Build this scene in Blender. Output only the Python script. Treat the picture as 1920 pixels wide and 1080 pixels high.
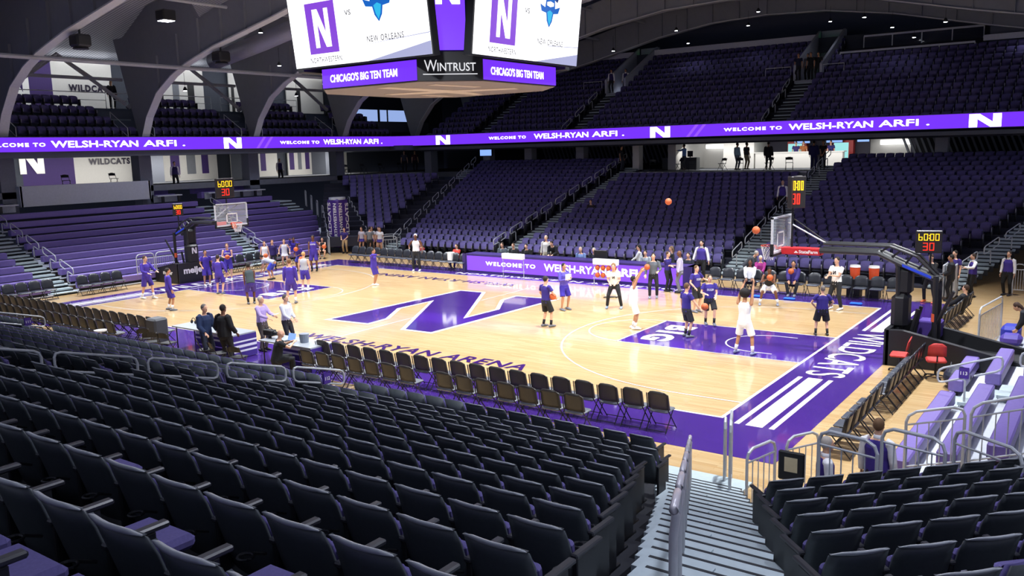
import bpy, math, random
import numpy as np
from mathutils import Vector, Matrix
random.seed(7)
for o in list(bpy.data.objects): bpy.data.objects.remove(o)
SC = bpy.context.scene; COL = SC.collection
V = Vector
# ------------------------------------------------------------------ camera
CP = V((21.469, -25.6495, 6.0903)); YAW, PITCH, ROLL = -0.620694, -0.158122, -0.025662
_cy, _sy, _cp, _sp = math.cos(YAW), math.sin(YAW), math.cos(PITCH), math.sin(PITCH)
_f = V((_sy*_cp, _cy*_cp, _sp)); _r = V((_cy, -_sy, 0)); _u = _r.cross(_f)
_r2 = math.cos(ROLL)*_r + math.sin(ROLL)*_u; _u2 = -math.sin(ROLL)*_r + math.cos(ROLL)*_u
cam = bpy.data.cameras.new('camera'); cam.sensor_width = 36; cam.lens = 1616.5/1920*36; cam.clip_end = 400; cam.clip_start = .05
co = bpy.data.objects.new('camera', cam); COL.objects.link(co)
M = Matrix((( _r2.x, _u2.x, -_f.x, CP.x), (_r2.y, _u2.y, -_f.y, CP.y), (_r2.z, _u2.z, -_f.z, CP.z), (0, 0, 0, 1)))
co.matrix_world = M; SC.camera = co
# ------------------------------------------------------------------ world, exposure
SC.view_settings.view_transform = 'Standard'; SC.view_settings.look = 'None'
SC.view_settings.exposure = 0.0; SC.view_settings.gamma = 1; SC.view_settings.use_curve_mapping = False
w = bpy.data.worlds.new('world'); SC.world = w; w.use_nodes = True
w.node_tree.nodes['Background'].inputs[0].default_value = (.62, .68, .95, 1)
w.node_tree.nodes['Background'].inputs[1].default_value = .40
# ------------------------------------------------------------------ materials
def srgb(h):
    h = h.lstrip('#'); c = [int(h[i:i+2], 16)/255 for i in (0, 2, 4)]
    return tuple(x/12.92 if x <= .04045 else ((x+.055)/1.055)**2.4 for x in c) + (1,)
MATS = {}
def mat(name, col, rough=.6, metal=0, emit=0, noise=.06, scale=12, coat=0, spec=.5, trans=0):
    if name in MATS: return MATS[name]
    m = bpy.data.materials.new(name); m.use_nodes = True; nt = m.node_tree; b = nt.nodes['Principled BSDF']
    c = srgb(col)
    if emit:
        b.inputs['Base Color'].default_value = (0, 0, 0, 1); b.inputs['Emission Color'].default_value = c
        b.inputs['Emission Strength'].default_value = emit; b.inputs['Roughness'].default_value = .5
    else:
        tc = nt.nodes.new('ShaderNodeTexCoord'); n = nt.nodes.new('ShaderNodeTexNoise'); n.inputs['Scale'].default_value = scale
        n.inputs['Detail'].default_value = 3
        r = nt.nodes.new('ShaderNodeMixRGB'); r.blend_type = 'MIX'
        r.inputs[1].default_value = tuple(x*(1-noise*2) for x in c[:3])+(1,); r.inputs[2].default_value = tuple(min(1, x*(1+noise*2)) for x in c[:3])+(1,)
        nt.links.new(tc.outputs['Object'], n.inputs['Vector']); nt.links.new(n.outputs['Fac'], r.inputs[0]); nt.links.new(r.outputs[0], b.inputs['Base Color'])
        b.inputs['Roughness'].default_value = rough; b.inputs['Metallic'].default_value = metal
        b.inputs['Coat Weight'].default_value = coat; b.inputs['Coat Roughness'].default_value = .05
        b.inputs['Specular IOR Level'].default_value = spec
        if trans:
            b.inputs['Transmission Weight'].default_value = trans; b.inputs['Alpha'].default_value = 1
    MATS[name] = m; return m
def glass_mat(name, tint=(.8, .85, .9), a=.18):
    if name in MATS: return MATS[name]
    m = bpy.data.materials.new(name); m.use_nodes = True; b = m.node_tree.nodes['Principled BSDF']
    b.inputs['Base Color'].default_value = tint+(1,); b.inputs['Roughness'].default_value = .05; b.inputs['Alpha'].default_value = a
    MATS[name] = m; return m
BLACKP = mat('black_plastic', '40464a', .42, noise=.10, scale=30)
BLACKF = mat('black_frame', '1b1c20', .45)
PURF = mat('purple_fabric', '5a5289', .85, noise=.12, scale=60)
PURD = mat('purple_vinyl', '54428f', .5, noise=.08, scale=20)
STEEL = mat('grey_rail_paint', 'b7bbc0', .4, metal=.1)
TREAD = mat('grey_tread', 'b3c1c6', .55, noise=.05)
RISER = mat('dark_riser', '23262c', .7)
CONC = mat('grey_concrete', '6c7078', .8, noise=.08, scale=4)
DARKWALL = mat('dark_slate_wall', '3a3f4b', .8)
RIBM = mat('rib_paint', '767a84', .6, noise=.04, scale=3)
FLANGE = mat('flange_paint', 'b4b7bd', .5)
DECKM = mat('roof_deck_paint', '6e717b', .7)
WHITEW = mat('white_wall_paint', 'c9c8c4', .7, noise=.03)
PURW = mat('purple_wall_paint', '3a2563', .7)
BENCHM = mat('bleacher_purple', '7463a8', .45, noise=.06)
BENCHS = mat('bleacher_side_purple', '473386', .5)
WHITEP = mat('court_white_paint', 'f2f1ee', .2, coat=.6, noise=.02)
COURTP = mat('court_purple_paint', '452880', .18, coat=.7, noise=.05, scale=2)
BLK = mat('black_padding', '16171b', .5)
BLKT = mat('dark_print', '201830', .4)
FOLD = mat('brown_black_chair_pad', '44413c', .45, noise=.05)
FOLDS = mat('grey_chair_vinyl', '6c7078', .35)
BALL = mat('basketball_orange', 'c9602f', .55, noise=.1, scale=80)
LEDP = mat('led_purple', '6a2be2', emit=1.35)
LEDW = mat('led_white', 'ffffff', emit=3.2)
LEDV = mat('led_violet', '8a4df5', emit=1.3)
LEDLILAC = mat('led_lilac', 'a98fe0', emit=.9)
SCRW = mat('screen_white', 'fbfbff', emit=1.9)
SCRP = mat('screen_purple', '8a49dd', emit=1.0)
SCRG = mat('screen_grey', '5a5a62', emit=.6)
SCRB = mat('screen_blue', '1466c8', emit=1.0)
SCRC = mat('screen_cyan', '33bdf0', emit=1.0)
SCRD = mat('screen_navy', '17357c', emit=1.0)
SCRL = mat('screen_shade', 'b9bce6', emit=.9)
REDL = mat('clock_red', 'ff2a18', emit=2.2)
YELL = mat('clock_yellow', 'ffc21a', emit=2.2)
LAMP = mat('lamp_white', 'f4f6ff', emit=14)
GREENL = mat('exit_green', '25e060', emit=1.6)
TVB = mat('tv_blue', '8db4ff', emit=1.1)
COOLM = mat('cooler_glow', '9fe6e6', emit=1.0)
WALLGLOW = mat('fluorescent_panel', 'ffffff', emit=3.0)
def wood():
    m = bpy.data.materials.new('maple_floor'); m.use_nodes = True; nt = m.node_tree; b = nt.nodes['Principled BSDF']
    tc = nt.nodes.new('ShaderNodeTexCoord'); br = nt.nodes.new('ShaderNodeTexBrick')
    br.inputs['Color1'].default_value = srgb('e3c491'); br.inputs['Color2'].default_value = srgb('d2ab74'); br.inputs['Mortar'].default_value = srgb('bd9560')
    br.inputs['Scale'].default_value = 1; br.inputs['Mortar Size'].default_value = .004; br.inputs['Brick Width'].default_value = 1.1; br.inputs['Row Height'].default_value = .075
    n = nt.nodes.new('ShaderNodeTexNoise'); n.inputs['Scale'].default_value = 1; n.inputs['Detail'].default_value = 5
    mp = nt.nodes.new('ShaderNodeMapping'); mp.inputs['Scale'].default_value = (.8, 14, 1)
    mx = nt.nodes.new('ShaderNodeMixRGB'); mx.blend_type = 'MULTIPLY'; mx.inputs[0].default_value = .35
    L = nt.links.new
    L(tc.outputs['Object'], br.inputs['Vector']); L(tc.outputs['Object'], mp.inputs[0]); L(mp.outputs[0], n.inputs['Vector'])
    L(br.outputs[0], mx.inputs[1]); L(n.outputs['Fac'], mx.inputs[2]); L(mx.outputs[0], b.inputs['Base Color'])
    b.inputs['Roughness'].default_value = .28; b.inputs['Coat Weight'].default_value = .55; b.inputs['Coat Roughness'].default_value = .06
    return m
WOOD = wood()
def corr():
    m = bpy.data.materials.new('corrugated_deck'); m.use_nodes = True; nt = m.node_tree; b = nt.nodes['Principled BSDF']
    tc = nt.nodes.new('ShaderNodeTexCoord'); wv = nt.nodes.new('ShaderNodeTexWave'); wv.bands_direction = 'Y'; wv.inputs['Scale'].default_value = 1.6
    cr = nt.nodes.new('ShaderNodeMixRGB'); cr.inputs[1].default_value = srgb('7e828e'); cr.inputs[2].default_value = srgb('c9ccd6')
    nt.links.new(tc.outputs['Object'], wv.inputs['Vector']); nt.links.new(wv.outputs['Fac'], cr.inputs[0]); nt.links.new(cr.outputs[0], b.inputs['Base Color'])
    bp = nt.nodes.new('ShaderNodeBump'); bp.inputs['Strength'].default_value = .6; nt.links.new(wv.outputs['Fac'], bp.inputs['Height']); nt.links.new(bp.outputs[0], b.inputs['Normal'])
    b.inputs['Roughness'].default_value = .6
    return m
CORR = corr()
# ------------------------------------------------------------------ mesh builder
class MB:
    def __init__(s): s.v = []; s.f = []; s.m = []; s.mats = []
    def mi(s, m):
        if m is None: return 0
        if m not in s.mats: s.mats.append(m)
        return s.mats.index(m)
    def add(s, vs, fs, m=None):
        b = len(s.v); k = s.mi(m); s.v += [tuple(x) for x in vs]
        for f in fs: s.f.append(tuple(i+b for i in f)); s.m.append(k)
    def box(s, x0, x1, y0, y1, z0, z1, m=None, T=None):
        vs = [V((x, y, z)) for x in (x0, x1) for y in (y0, y1) for z in (z0, z1)]
        if T is not None: vs = [T @ v for v in vs]
        s.add(vs, [(0, 1, 3, 2), (4, 6, 7, 5), (0, 4, 5, 1), (2, 3, 7, 6), (0, 2, 6, 4), (1, 5, 7, 3)], m)
    def bbox(s, x0, x1, y0, y1, z0, z1, b=.01, m=None, T=None):
        # box with chamfered edges
        vs = []; 
        for (ax, bx) in ((x0, 1), (x1, -1)):
            for (ay, by) in ((y0, 1), (y1, -1)):
                for (az, bz) in ((z0, 1), (z1, -1)):
                    vs += [V((ax, ay+by*b, az+bz*b)), V((ax+bx*b, ay, az+bz*b)), V((ax+bx*b, ay+by*b, az))]
        if T is not None: vs = [T @ v for v in vs]
        c = lambda i, j, k: (i*4+j*2+k)*3
        F = []
        for i in (0, 1):
            q = [c(i, 0, 0), c(i, 0, 1), c(i, 1, 1), c(i, 1, 0)]; F.append(q)
            q = [c(0, i, 0)+1, c(1, i, 0)+1, c(1, i, 1)+1, c(0, i, 1)+1]; F.append(q)
            q = [c(0, 0, i)+2, c(0, 1, i)+2, c(1, 1, i)+2, c(1, 0, i)+2]; F.append(q)
        for i in (0, 1):
            for j in (0, 1):
                F.append([c(i, j, 0), c(i, j, 1), c(i, j, 1)+1, c(i, j, 0)+1])
                F.append([c(i, 0, j), c(i, 1, j), c(i, 1, j)+2, c(i, 0, j)+2])
                F.append([c(0, i, j)+1, c(1, i, j)+1, c(1, i, j)+2, c(0, i, j)+2])
        for i in (0, 1):
            for j in (0, 1):
                for k in (0, 1): F.append([c(i, j, k), c(i, j, k)+1, c(i, j, k)+2])
        s.add(vs, F, m)
    def tube(s, pts, r, n=8, m=None, closed=False, side=None, round_ends=False):
        pts = [V(p) for p in pts]; N = len(pts)
        if not hasattr(r, '__len__'): r = [(r, r)]*N
        r = [(q, q) if not hasattr(q, '__len__') else q for q in r]
        if round_ends:
            d0 = (pts[0]-pts[1]).normalized(); d1 = (pts[-1]-pts[-2]).normalized(); q0 = min(r[0]); q1 = min(r[-1])
            pts = [pts[0]+d0*q0, pts[0]+d0*q0*.75]+pts+[pts[-1]+d1*q1*.75, pts[-1]+d1*q1]
            r = [(r[0][0]*.25, r[0][1]*.25), (r[0][0]*.7, r[0][1]*.7)]+r+[(r[-1][0]*.7, r[-1][1]*.7), (r[-1][0]*.25, r[-1][1]*.25)]; N += 4
        vs = []; prev = None
        for i, p in enumerate(pts):
            if closed: t = pts[(i+1) % N]-pts[i-1]
            else: t = pts[min(i+1, N-1)]-pts[max(i-1, 0)]
            t.normalize()
            if side is not None: a = V(side)-t*V(side).dot(t)
            elif prev is None: a = t.orthogonal()
            else: a = prev-t*prev.dot(t)
            if a.length < 1e-5: a = t.orthogonal()
            a.normalize(); prev = a; b = t.cross(a)
            for k in range(n):
                th = 2*math.pi*k/n; vs.append(p+a*math.cos(th)*r[i][0]+b*math.sin(th)*r[i][1])
        F = []
        for i in range(N if closed else N-1):
            j = (i+1) % N
            for k in range(n): F.append((i*n+k, i*n+(k+1) % n, j*n+(k+1) % n, j*n+k))
        if not closed: F.append(tuple(range(n))[::-1]); F.append(tuple((N-1)*n+k for k in range(n)))
        s.add(vs, F, m)
    def ell(s, c, rx, ry, rz, m=None, n=10, k=7, T=None):
        vs = []; F = []
        for i in range(k+1):
            ph = math.pi*i/k
            for j in range(n):
                th = 2*math.pi*j/n; p = V((rx*math.sin(ph)*math.cos(th), ry*math.sin(ph)*math.sin(th), rz*math.cos(ph)))
                if T is not None: p = T @ p
                vs.append(p+V(c))
        for i in range(k):
            for j in range(n): F.append((i*n+j, (i+1)*n+j, (i+1)*n+(j+1) % n, i*n+(j+1) % n))
        s.add(vs, F, m)
    def prism(s, poly, axis, a, b, m=None):
        # poly: 2D points; axis 0: (y,z) extruded in x, 1: (x,z) in y, 2: (x,y) in z
        def P(q, h):
            return (h, q[0], q[1]) if axis == 0 else ((q[0], h, q[1]) if axis == 1 else (q[0], q[1], h))
        n = len(poly); vs = [P(q, a) for q in poly]+[P(q, b) for q in poly]
        s.add(vs, [tuple(range(n)), tuple(range(2*n-1, n-1, -1))]+[(i, i+n, (i+1) % n+n, (i+1) % n) for i in range(n)], m)
    def text(s, st, o, right, up, h, width=None, m=None, bold=.02, d=.0, maxw=None, spacing=1.0):
        vs, fs, W, H = text_geo(st, bold, spacing); right = V(right).normalized(); up = V(up).normalized()
        sy = h/H; sx = sy if width is None else width/W
        nrm = right.cross(up)
        s.add([V(o)+right*(x*sx)+up*(y*sy)+nrm*d for x, y in vs], fs, m)
        return W*sx
    def build(s, name, mtl=None, parent=None, smooth=False, kind=None, label=None, cat=None, group=None, loc=None):
        me = bpy.data.meshes.new(name); me.from_pydata(s.v, [], s.f)
        ms = s.mats if s.mats else []
        if mtl is not None:
            if ms and ms[0] is not None: 
                pass
            else: ms = [mtl]
        for x in ms: me.materials.append(x)
        if len(ms) > 1: me.polygons.foreach_set('material_index', s.m)
        if smooth: me.polygons.foreach_set('use_smooth', [True]*len(me.polygons))
        me.update()
        o = bpy.data.objects.new(name, me); COL.objects.link(o)
        if parent: o.parent = parent
        if loc: o.location = loc
        if kind: o['kind'] = kind
        if label: o['label'] = label
        if cat: o['category'] = cat
        if group: o['group'] = group
        return o
_tc = {}
def text_geo(st, bold, spacing):
    k = (st, bold, spacing)
    if k in _tc: return _tc[k]
    c = bpy.data.curves.new('t', 'FONT'); c.body = st; c.size = 1; c.offset = bold; c.space_character = spacing; c.resolution_u = 3
    o = bpy.data.objects.new('t', c); COL.objects.link(o)
    dg = bpy.context.evaluated_depsgraph_get(); me = bpy.data.meshes.new_from_object(o.evaluated_get(dg))
    vs = [(v.co.x, v.co.y) for v in me.vertices]; fs = [tuple(p.vertices) for p in me.polygons]
    bpy.data.objects.remove(o); bpy.data.curves.remove(c); bpy.data.meshes.remove(me)
    x0 = min(v[0] for v in vs); x1 = max(v[0] for v in vs); y0 = min(v[1] for v in vs); y1 = max(v[1] for v in vs)
    vs = [(x-x0, y-y0) for x, y in vs]; _tc[k] = (vs, fs, x1-x0, y1-y0); return _tc[k]
def thing(name, label, cat, loc=(0, 0, 0), rz=0, group=None):
    o = bpy.data.objects.new(name, None); COL.objects.link(o); o.empty_display_size = .2
    o.location = loc; o.rotation_euler = (0, 0, rz); o['label'] = label; o['category'] = cat
    if group: o['group'] = group
    return o
def dup(root, loc, rz, label=None, group=None):
    r = root.copy(); COL.objects.link(r); r.location = loc; r.rotation_euler = (0, 0, rz)
    if label: r['label'] = label
    if group: r['group'] = group
    for ch in list(root.children):
        c = ch.copy(); COL.objects.link(c); c.parent = r
        for g in list(ch.children):
            d = g.copy(); COL.objects.link(d); d.parent = c
    return r
ORD = 'zeroth first second third fourth fifth sixth seventh eighth ninth tenth eleventh twelfth thirteenth fourteenth fifteenth sixteenth seventeenth eighteenth nineteenth twentieth'.split()
ORD += ['twenty-'+x for x in ORD[1:10]]+['thirtieth']+['thirty-'+x for x in ORD[1:10]]+['fortieth']+['forty-'+x for x in ORD[1:10]]+['fiftieth']+['fifty-'+x for x in ORD[1:10]]+['sixtieth']
# N logo block letter, unit box 0..1
NPOLY = [[(0, 0), (0, 1), (.30, 1), (.30, 1), (.70, .42), (.70, .86), (.62, .86), (.62, 1), (1, 1), (1, 0), (.70, 0), (.30, .58), (.30, .14), (.38, .14), (.38, 0)]]
NP2 = [(0, 0), (0, 1), (.33, 1), (.74, .38), (.74, 1), (1, 1), (1, 0), (.67, 0), (.26, .62), (.26, 0)]
def nlogo(mb, o, right, up, w, h, m, d=0):
    right = V(right); up = V(up); n = right.cross(up)
    P = NP2; quads = [(0, 1, 8, 9), (1, 2, 3, 8), (3, 7, 8), (3, 4, 5, 6), (3, 6, 7)]
    mb.add([V(o)+right*(x*w)+up*(y*h)+n*d for x, y in P], quads, m)
# ------------------------------------------------------------------ FLOOR and court markings
fb = MB(); fb.box(-30, 30, -14, 42, -.3, 0); fl = fb.build('floor', WOOD, kind='structure')
c = MB(); Z1 = .004
def rect(mb, x0, x1, y0, y1, z, m): mb.add([(x0, y0, z), (x1, y0, z), (x1, y1, z), (x0, y1, z)], [(0, 1, 2, 3)], m)
cp = MB()
for s in (-1, 1):
    a, b = sorted((s*14.35, s*16.3)); rect(cp, a, b, -9.9, 9.6, Z1, COURTP)
    a, b = sorted((s*8.53, s*14.3)); rect(cp, a, b, -1.83, 1.83, Z1, COURTP)
rect(cp, -14.35, 14.35, -9.9, -7.64, Z1, COURTP); rect(cp, -14.35, 14.35, 7.64, 9.6, Z1, COURTP)
cp.build('court_purple_border', None, fl, label='purple painted court border and lanes')
ln = MB(); Z2 = .007; lw = .05
def arc(cx, cy, r, a0, a1, w, m=WHITEP, z=Z2, n=48):
    vs = []
    for i in range(n+1):
        t = a0+(a1-a0)*i/n
        vs += [(cx+(r-w/2)*math.cos(t), cy+(r-w/2)*math.sin(t), z), (cx+(r+w/2)*math.cos(t), cy+(r+w/2)*math.sin(t), z)]
    ln.add(vs, [(2*i, 2*i+1, 2*i+3, 2*i+2) for i in range(n)], m)
rect(ln, -14.38, 14.38, -7.68, -7.6, Z2, WHITEP); rect(ln, -14.38, 14.38, 7.6, 7.68, Z2, WHITEP)
rect(ln, -.025, .025, -7.6, 7.6, Z2, WHITEP)
PALE = mat('pale_line_paint', 'efe3cc', .2, coat=.5)
for s in (-1, 1):
    a, b = sorted((s*14.3, s*14.38)); rect(ln, a, b, -7.6, 7.6, Z2, WHITEP)
    a, b = sorted((s*8.48, s*8.53)); rect(ln, a, b, -1.88, 1.88, Z2, WHITEP)
    a, b = sorted((s*8.5, s*14.3))
    for y in (-1.88, 1.83): rect(ln, a, b, y, y+.05, Z2, WHITEP)
    bx = s*12.725; th = math.acos(.0)
    arc(bx, 0, 6.32, math.pi/2 if s > 0 else -math.pi/2, math.pi*1.5 if s > 0 else math.pi/2, lw)
    a, b = sorted((bx, s*14.3))
    for y in (-6.345, 6.295): rect(ln, a, b, y, y+.05, Z2, WHITEP)
    arc(bx, 0, 1.22, math.pi/2 if s > 0 else -math.pi/2, math.pi*1.5 if s > 0 else math.pi/2, .05)
    a, b = sorted((bx, s*13.3))
    for y in (-1.245, 1.195): rect(ln, a, b, y, y+.05, Z2, WHITEP)
    arc(s*8.53, 0, 1.83, math.pi/2 if s > 0 else -math.pi/2, math.pi*1.5 if s > 0 else math.pi/2, .045)
    # stripes on the baseline border
    for y0, y1 in ((-7.9, -3.3), (3.3, 7.6)):
        for xa, xb in ((14.72, 14.84), (14.98, 15.36), (15.5, 15.62)):
            a, b = sorted((s*xa, s*xb)); rect(ln, a, b, y0, y1, Z2, WHITEP)
# centre logo
NV = [(-2.58, -3.75), (-2.33, 3.72), (-1.18, 3.75), (1.8, -1.29), (1.9, .85), (.82, 2.66), (.76, 3.64), (2.58, 3.75), (2.33, -3.72), (1.18, -3.75), (-1.8, 1.29), (-1.9, -.85), (-.82, -2.66), (-.76, -3.64)]
def offs(P, d):
    out = []
    n = len(P); A = sum(P[i][0]*P[(i+1) % n][1]-P[(i+1) % n][0]*P[i][1] for i in range(n)); sg = 1 if A > 0 else -1
    for i in range(n):
        p0, p1, p2 = V(P[i-1]), V(P[i]), V(P[(i+1) % n])
        e1 = (p1-p0).normalized(); e2 = (p2-p1).normalized()
        n1 = V((e1.y, -e1.x))*sg; n2 = V((e2.y, -e2.x))*sg; b = n1+n2; b = b/max(b.length_squared/2, .25)
        if (b*d).length > .42: b = b.normalized()*(.42/d)
        q = p1+b*d; out.append((q.x, q.y))
    return out
ln.add([(x, y, .008) for x, y in offs(NV, .17)], [tuple(range(14))], WHITEP); ln.add([(x, y, .012) for x, y in NV], [tuple(range(14))], COURTP)
# lettering
ln.text('WELSH-RYAN ARENA', (-1.2, -6.45, .012), (1, 0, 0), (0, 1, 0), .62, 9.2, mat('court_dark_text', '3c1d66', .2, coat=.5), .02, spacing=1.1)
ln.text('WELSH-RYAN ARENA', (-1.0, 6.35, .012), (-1, 0, 0), (0, -1, 0), .62, 9.0, MATS['court_dark_text'], .02, spacing=1.1)
for s in (-1, 1):
    r = (0, -s, 0); u = (s, 0, 0)
    ln.text('WILDCATS', (s*14.75, s*3.0, .012), r, u, 1.02, 6.0, WHITEP, .012)
ln.text('NORTHWESTERN ATHLETICS', (-6.1, 7.95, .012), (1, 0, 0), (0, 1, 0), .42, 12.4, WHITEP, .03, spacing=1.1)
for s in (-1, 1): ln.text('B1G', (s*8.95, 1.25*s, .012), (0, -s, 0), (s, 0, 0), 1.0, 2.5, WHITEP, .05)
for i in (0,): pass
ln.build('court_marking', None, fl, label='painted court lines, letters and centre letter N')
# ------------------------------------------------------------------ ROOM SHELL
def struct(mb, name, m, parent=None): return mb.build(name, m, parent, kind='structure')
b = MB(); b.box(-36, 30, 41.5, 41.8, 0, 22); struct(b, 'wall_far', mat('far_wall_paint', '3c4356', .8))
b = MB(); b.box(-34.8, -34.5, -30, 41.5, 0, 22); struct(b, 'wall_left', DARKWALL)
def roofz(x): return 16.9-.0035*x*x
b = MB()
xs = [-35, -30, -25, -20, -15, -10, -5, 0, 5, 10, 15, 20, 25, 30]
vs = [];
for x in xs: vs += [(x, -30, roofz(x)), (x, 42, roofz(x)), (x, -30, roofz(x)+.3), (x, 42, roofz(x)+.3)]
b.add(vs, [f for i in range(len(xs)-1) for f in ((4*i, 4*i+1, 4*i+5, 4*i+4), (4*i+2, 4*i+6, 4*i+7, 4*i+3))])
struct(b, 'ceiling', CORR)
# ribs
def ribz(x):
    x = abs(x); P = [(0, 15.05), (4, 14.9), (8.3, 14.25), (14, 12.95), (18.7, 12.0), (21.3, 11.3), (22.7, 10.75), (24.2, 9.9), (25.4, 8.6), (26.1, 7.3), (26.3, 6.5)]
    for (a, za), (c_, zc) in zip(P, P[1:]):
        if x <= c_: return za+(zc-za)*(x-a)/(c_-a)
    return 6.5
RX = [0, 2, 4, 6, 8.3, 10, 12, 14, 16, 18.7, 20, 21.3, 22.7, 23.5, 24.2, 24.8, 25.4, 25.8, 26.1, 26.3]
for y in (-20, -12, -4, 4, 12, 20, 28, 36):
    X = [-x for x in RX[::-1]]+RX[1:]
    t = thing('roof_rib', 'deep grey steel roof rib with curved haunch, %s from the camera side' % ORD[(y+20)//8+1], 'roof beam', (0, y, 0))
    b = MB(); lo = [(x, ribz(x)) for x in X]; hi = [(x, min(roofz(x)-.05, ribz(x)+ (1.9 if abs(x) < 21 else 9))) for x in X]
    hi = [(x if abs(x) < 25.4 else x*1.08, z if abs(x) < 25.4 else 13.2) for x, z in hi]
    vs = [(x, s*.07, z) for s in (-1, 1) for L_ in (lo, hi) for x, z in L_]; n = len(X)
    F = []
    for i in range(n-1):
        F += [(i, i+1, n+i+1, n+i), (2*n+i, 3*n+i, 3*n+i+1, 2*n+i+1), (n+i, n+i+1, 3*n+i+1, 3*n+i), (i, 2*n+i, 2*n+i+1, i+1)]
    b.add(vs, F)
    for x in range(-24, 25, 2):   # web stiffeners
        z = ribz(x); zt = min(roofz(x)-.06, z+1.9); b.box(x-.02, x+.02, -.2, .2, z+.02, zt)
    b.build('web', RIBM, t)
    b = MB(); vs = []
    for x, z in lo: vs += [(x, -.24, z), (x, .24, z), (x, -.24, z-.07), (x, .24, z-.07)]
    b.add(vs, [f for i in range(n-1) for f in ((4*i, 4*i+1, 4*i+5, 4*i+4), (4*i+2, 4*i+6, 4*i+7, 4*i+3), (4*i, 4*i+4, 4*i+6, 4*i+2), (4*i+1, 4*i+3, 4*i+7, 4*i+5))])
    b.build('flange', FLANGE, t)
# purlins and pipes along Y
PURL = mat('purlin_paint', '9a9da5', .5)
for k, (x, dz) in enumerate([(-21.6, -.12), (-17.5, 1.0), (-13.5, .9), (-9.5, .9), (-5, .9), (0, 1), (5, .9), (10, .9), (15, 1), (20, 1)]):
    b = MB(); z = ribz(x)+dz+ (0 if k == 0 else .6)
    b.tube([(x, -24, z), (x, 41, z)], .09 if k else .11, 8)
    b.build('roof_purlin', PURL, label='light grey steel purlin under the roof deck, %s from the left wall' % ORD[k+1], cat='beam')
for k, y in enumerate((0, 8, 16)):
    b = MB(); b.tube([(-28, y-3.8, 9.2), (-27.5, y, 12.0), (-27.5, y+3.8, 9.4)], .13, 6); b.tube([(-27.6, y-3.8, 10.8), (-27.6, y+3.8, 10.8)], .1, 6)
    b.tube([(-27.6, y-2, 10.8), (-27.5, y, 12)], .09, 6); b.tube([(-27.6, y+2, 10.8), (-27.5, y, 12)], .09, 6)
    b.build('roof_brace', RIBM, label='grey diagonal roof bracing between arch legs, %s bay from left' % ORD[k+1], cat='brace')
b = MB(); b.tube([(-24.5, 8, 11.9), (-20, 8, 12.6), (-12, 8, 14.0), (-2, 8, 15.2)], .5, 16)
b.build('ventilation_duct', mat('duct_metal', '9a9ca8', .45, metal=.4), smooth=True, label='large round grey ventilation duct running up between two roof ribs', cat='duct')
# ------------------------------------------------------------------ LIGHTING (fixtures and added fill)
def floodlight(x, y, z, tx, ty, power, ang=110, blend=.6, label=''):
    t = thing('floodlight', label, 'floodlight', (x, y, z))
    b = MB(); b.bbox(-.35, .35, -.35, .35, 0, .5, .05, BLK); b.build('housing', BLK, t)
    b = MB(); b.box(-.28, .28, -.28, .28, -.02, .0, LAMP); b.build('lens', LAMP, t)
    L = bpy.data.lights.new('floodlight_beam', 'SPOT'); L.energy = power; L.spot_size = math.radians(ang); L.spot_blend = blend; L.shadow_soft_size = .35; L.color = (.92, .95, 1)
    o = bpy.data.objects.new('floodlight_beam', L); COL.objects.link(o); o.parent = t; o.location = (0, 0, -.06)
    o.rotation_euler = (V((tx, ty, 0))-V((x, y, z))).to_track_quat('-Z', 'Y').to_euler()
    return t
FP = 10000
k = 0
for x in (-17, -6, 6, 17):
    for y in (-9, 0, 9):
        k += 1
        floodlight(x, y, 13.6 if abs(x) < 10 else 12.7, x*.72, y*.6, FP, 104, .75, 'court floodlight high under the roof, %s of twelve over the court' % ORD[k])
for k, (x, y) in enumerate(((-18.4, -3.6), (-18.9, 4.4))):
    t = thing('stage_light', 'black box light clamped under the %s roof rib at left' % ('nearest' if k == 0 else 'second'), 'light', (x, y, ribz(x)-.75))
    b = MB(); b.bbox(-.4, .4, -.35, .35, 0, .55, .08, BLK); b.tube([(0, 0, .5), (0, 0, .9)], .05); b.build('housing', BLK, t)
    b = MB(); b.tube([(0, 0, .02), (0, 0, -.1)], [.3, .36], 12); b.build('visor', BLK, t)
# hanging downlights over far and left stands, added fill over the near one
def downlight(x, y, z, power, label):
    t = thing('house_downlight', label, 'downlight', (x, y, z))
    b = MB(); b.tube([(0, 0, .0), (0, 0, .12), (0, 0, .22)], [.13, .1, .04], 12, BLK); b.tube([(0, 0, .2), (0, 0, 1.0)], .01, 5, BLK); b.build('shade', BLK, t)
    b = MB(); b.tube([(0, 0, -.015), (0, 0, .01)], .1, 12, LAMP); b.build('lens', LAMP, t)
    if power:
        L = bpy.data.lights.new('house_lamp', 'SPOT'); L.energy = power; L.spot_size = math.radians(150); L.spot_blend = .8; L.shadow_soft_size = .3; L.color = (.8, .84, 1)
        o = bpy.data.objects.new('house_lamp', L); COL.objects.link(o); o.parent = t; o.location = (0, 0, -.05)
DL = [(-10.5, 35, 11.0, 18), (-8.2, 28.6, 12.7, 0), (-5.5, 35, 13.5, 18), (-3.5, 28.6, 13.6, 0), (-1, 35, 14.3, 18), (2, 28.6, 14.2, 0), (4.6, 35, 14.0, 18), (8.3, 28.6, 13.2, 0), (8.9, 33, 13.0, 18), (12.6, 28.6, 12.5, 0), (9.6, 36, 12.6, 0), (16, 34, 12.4, 18),
      (-18.5, 8, 11.2, 500), (-22.5, 4.5, 9.9, 300), (-22.5, 12.6, 9.9, 300), (-15.5, 4.4, 12.4, 200)]
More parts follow.
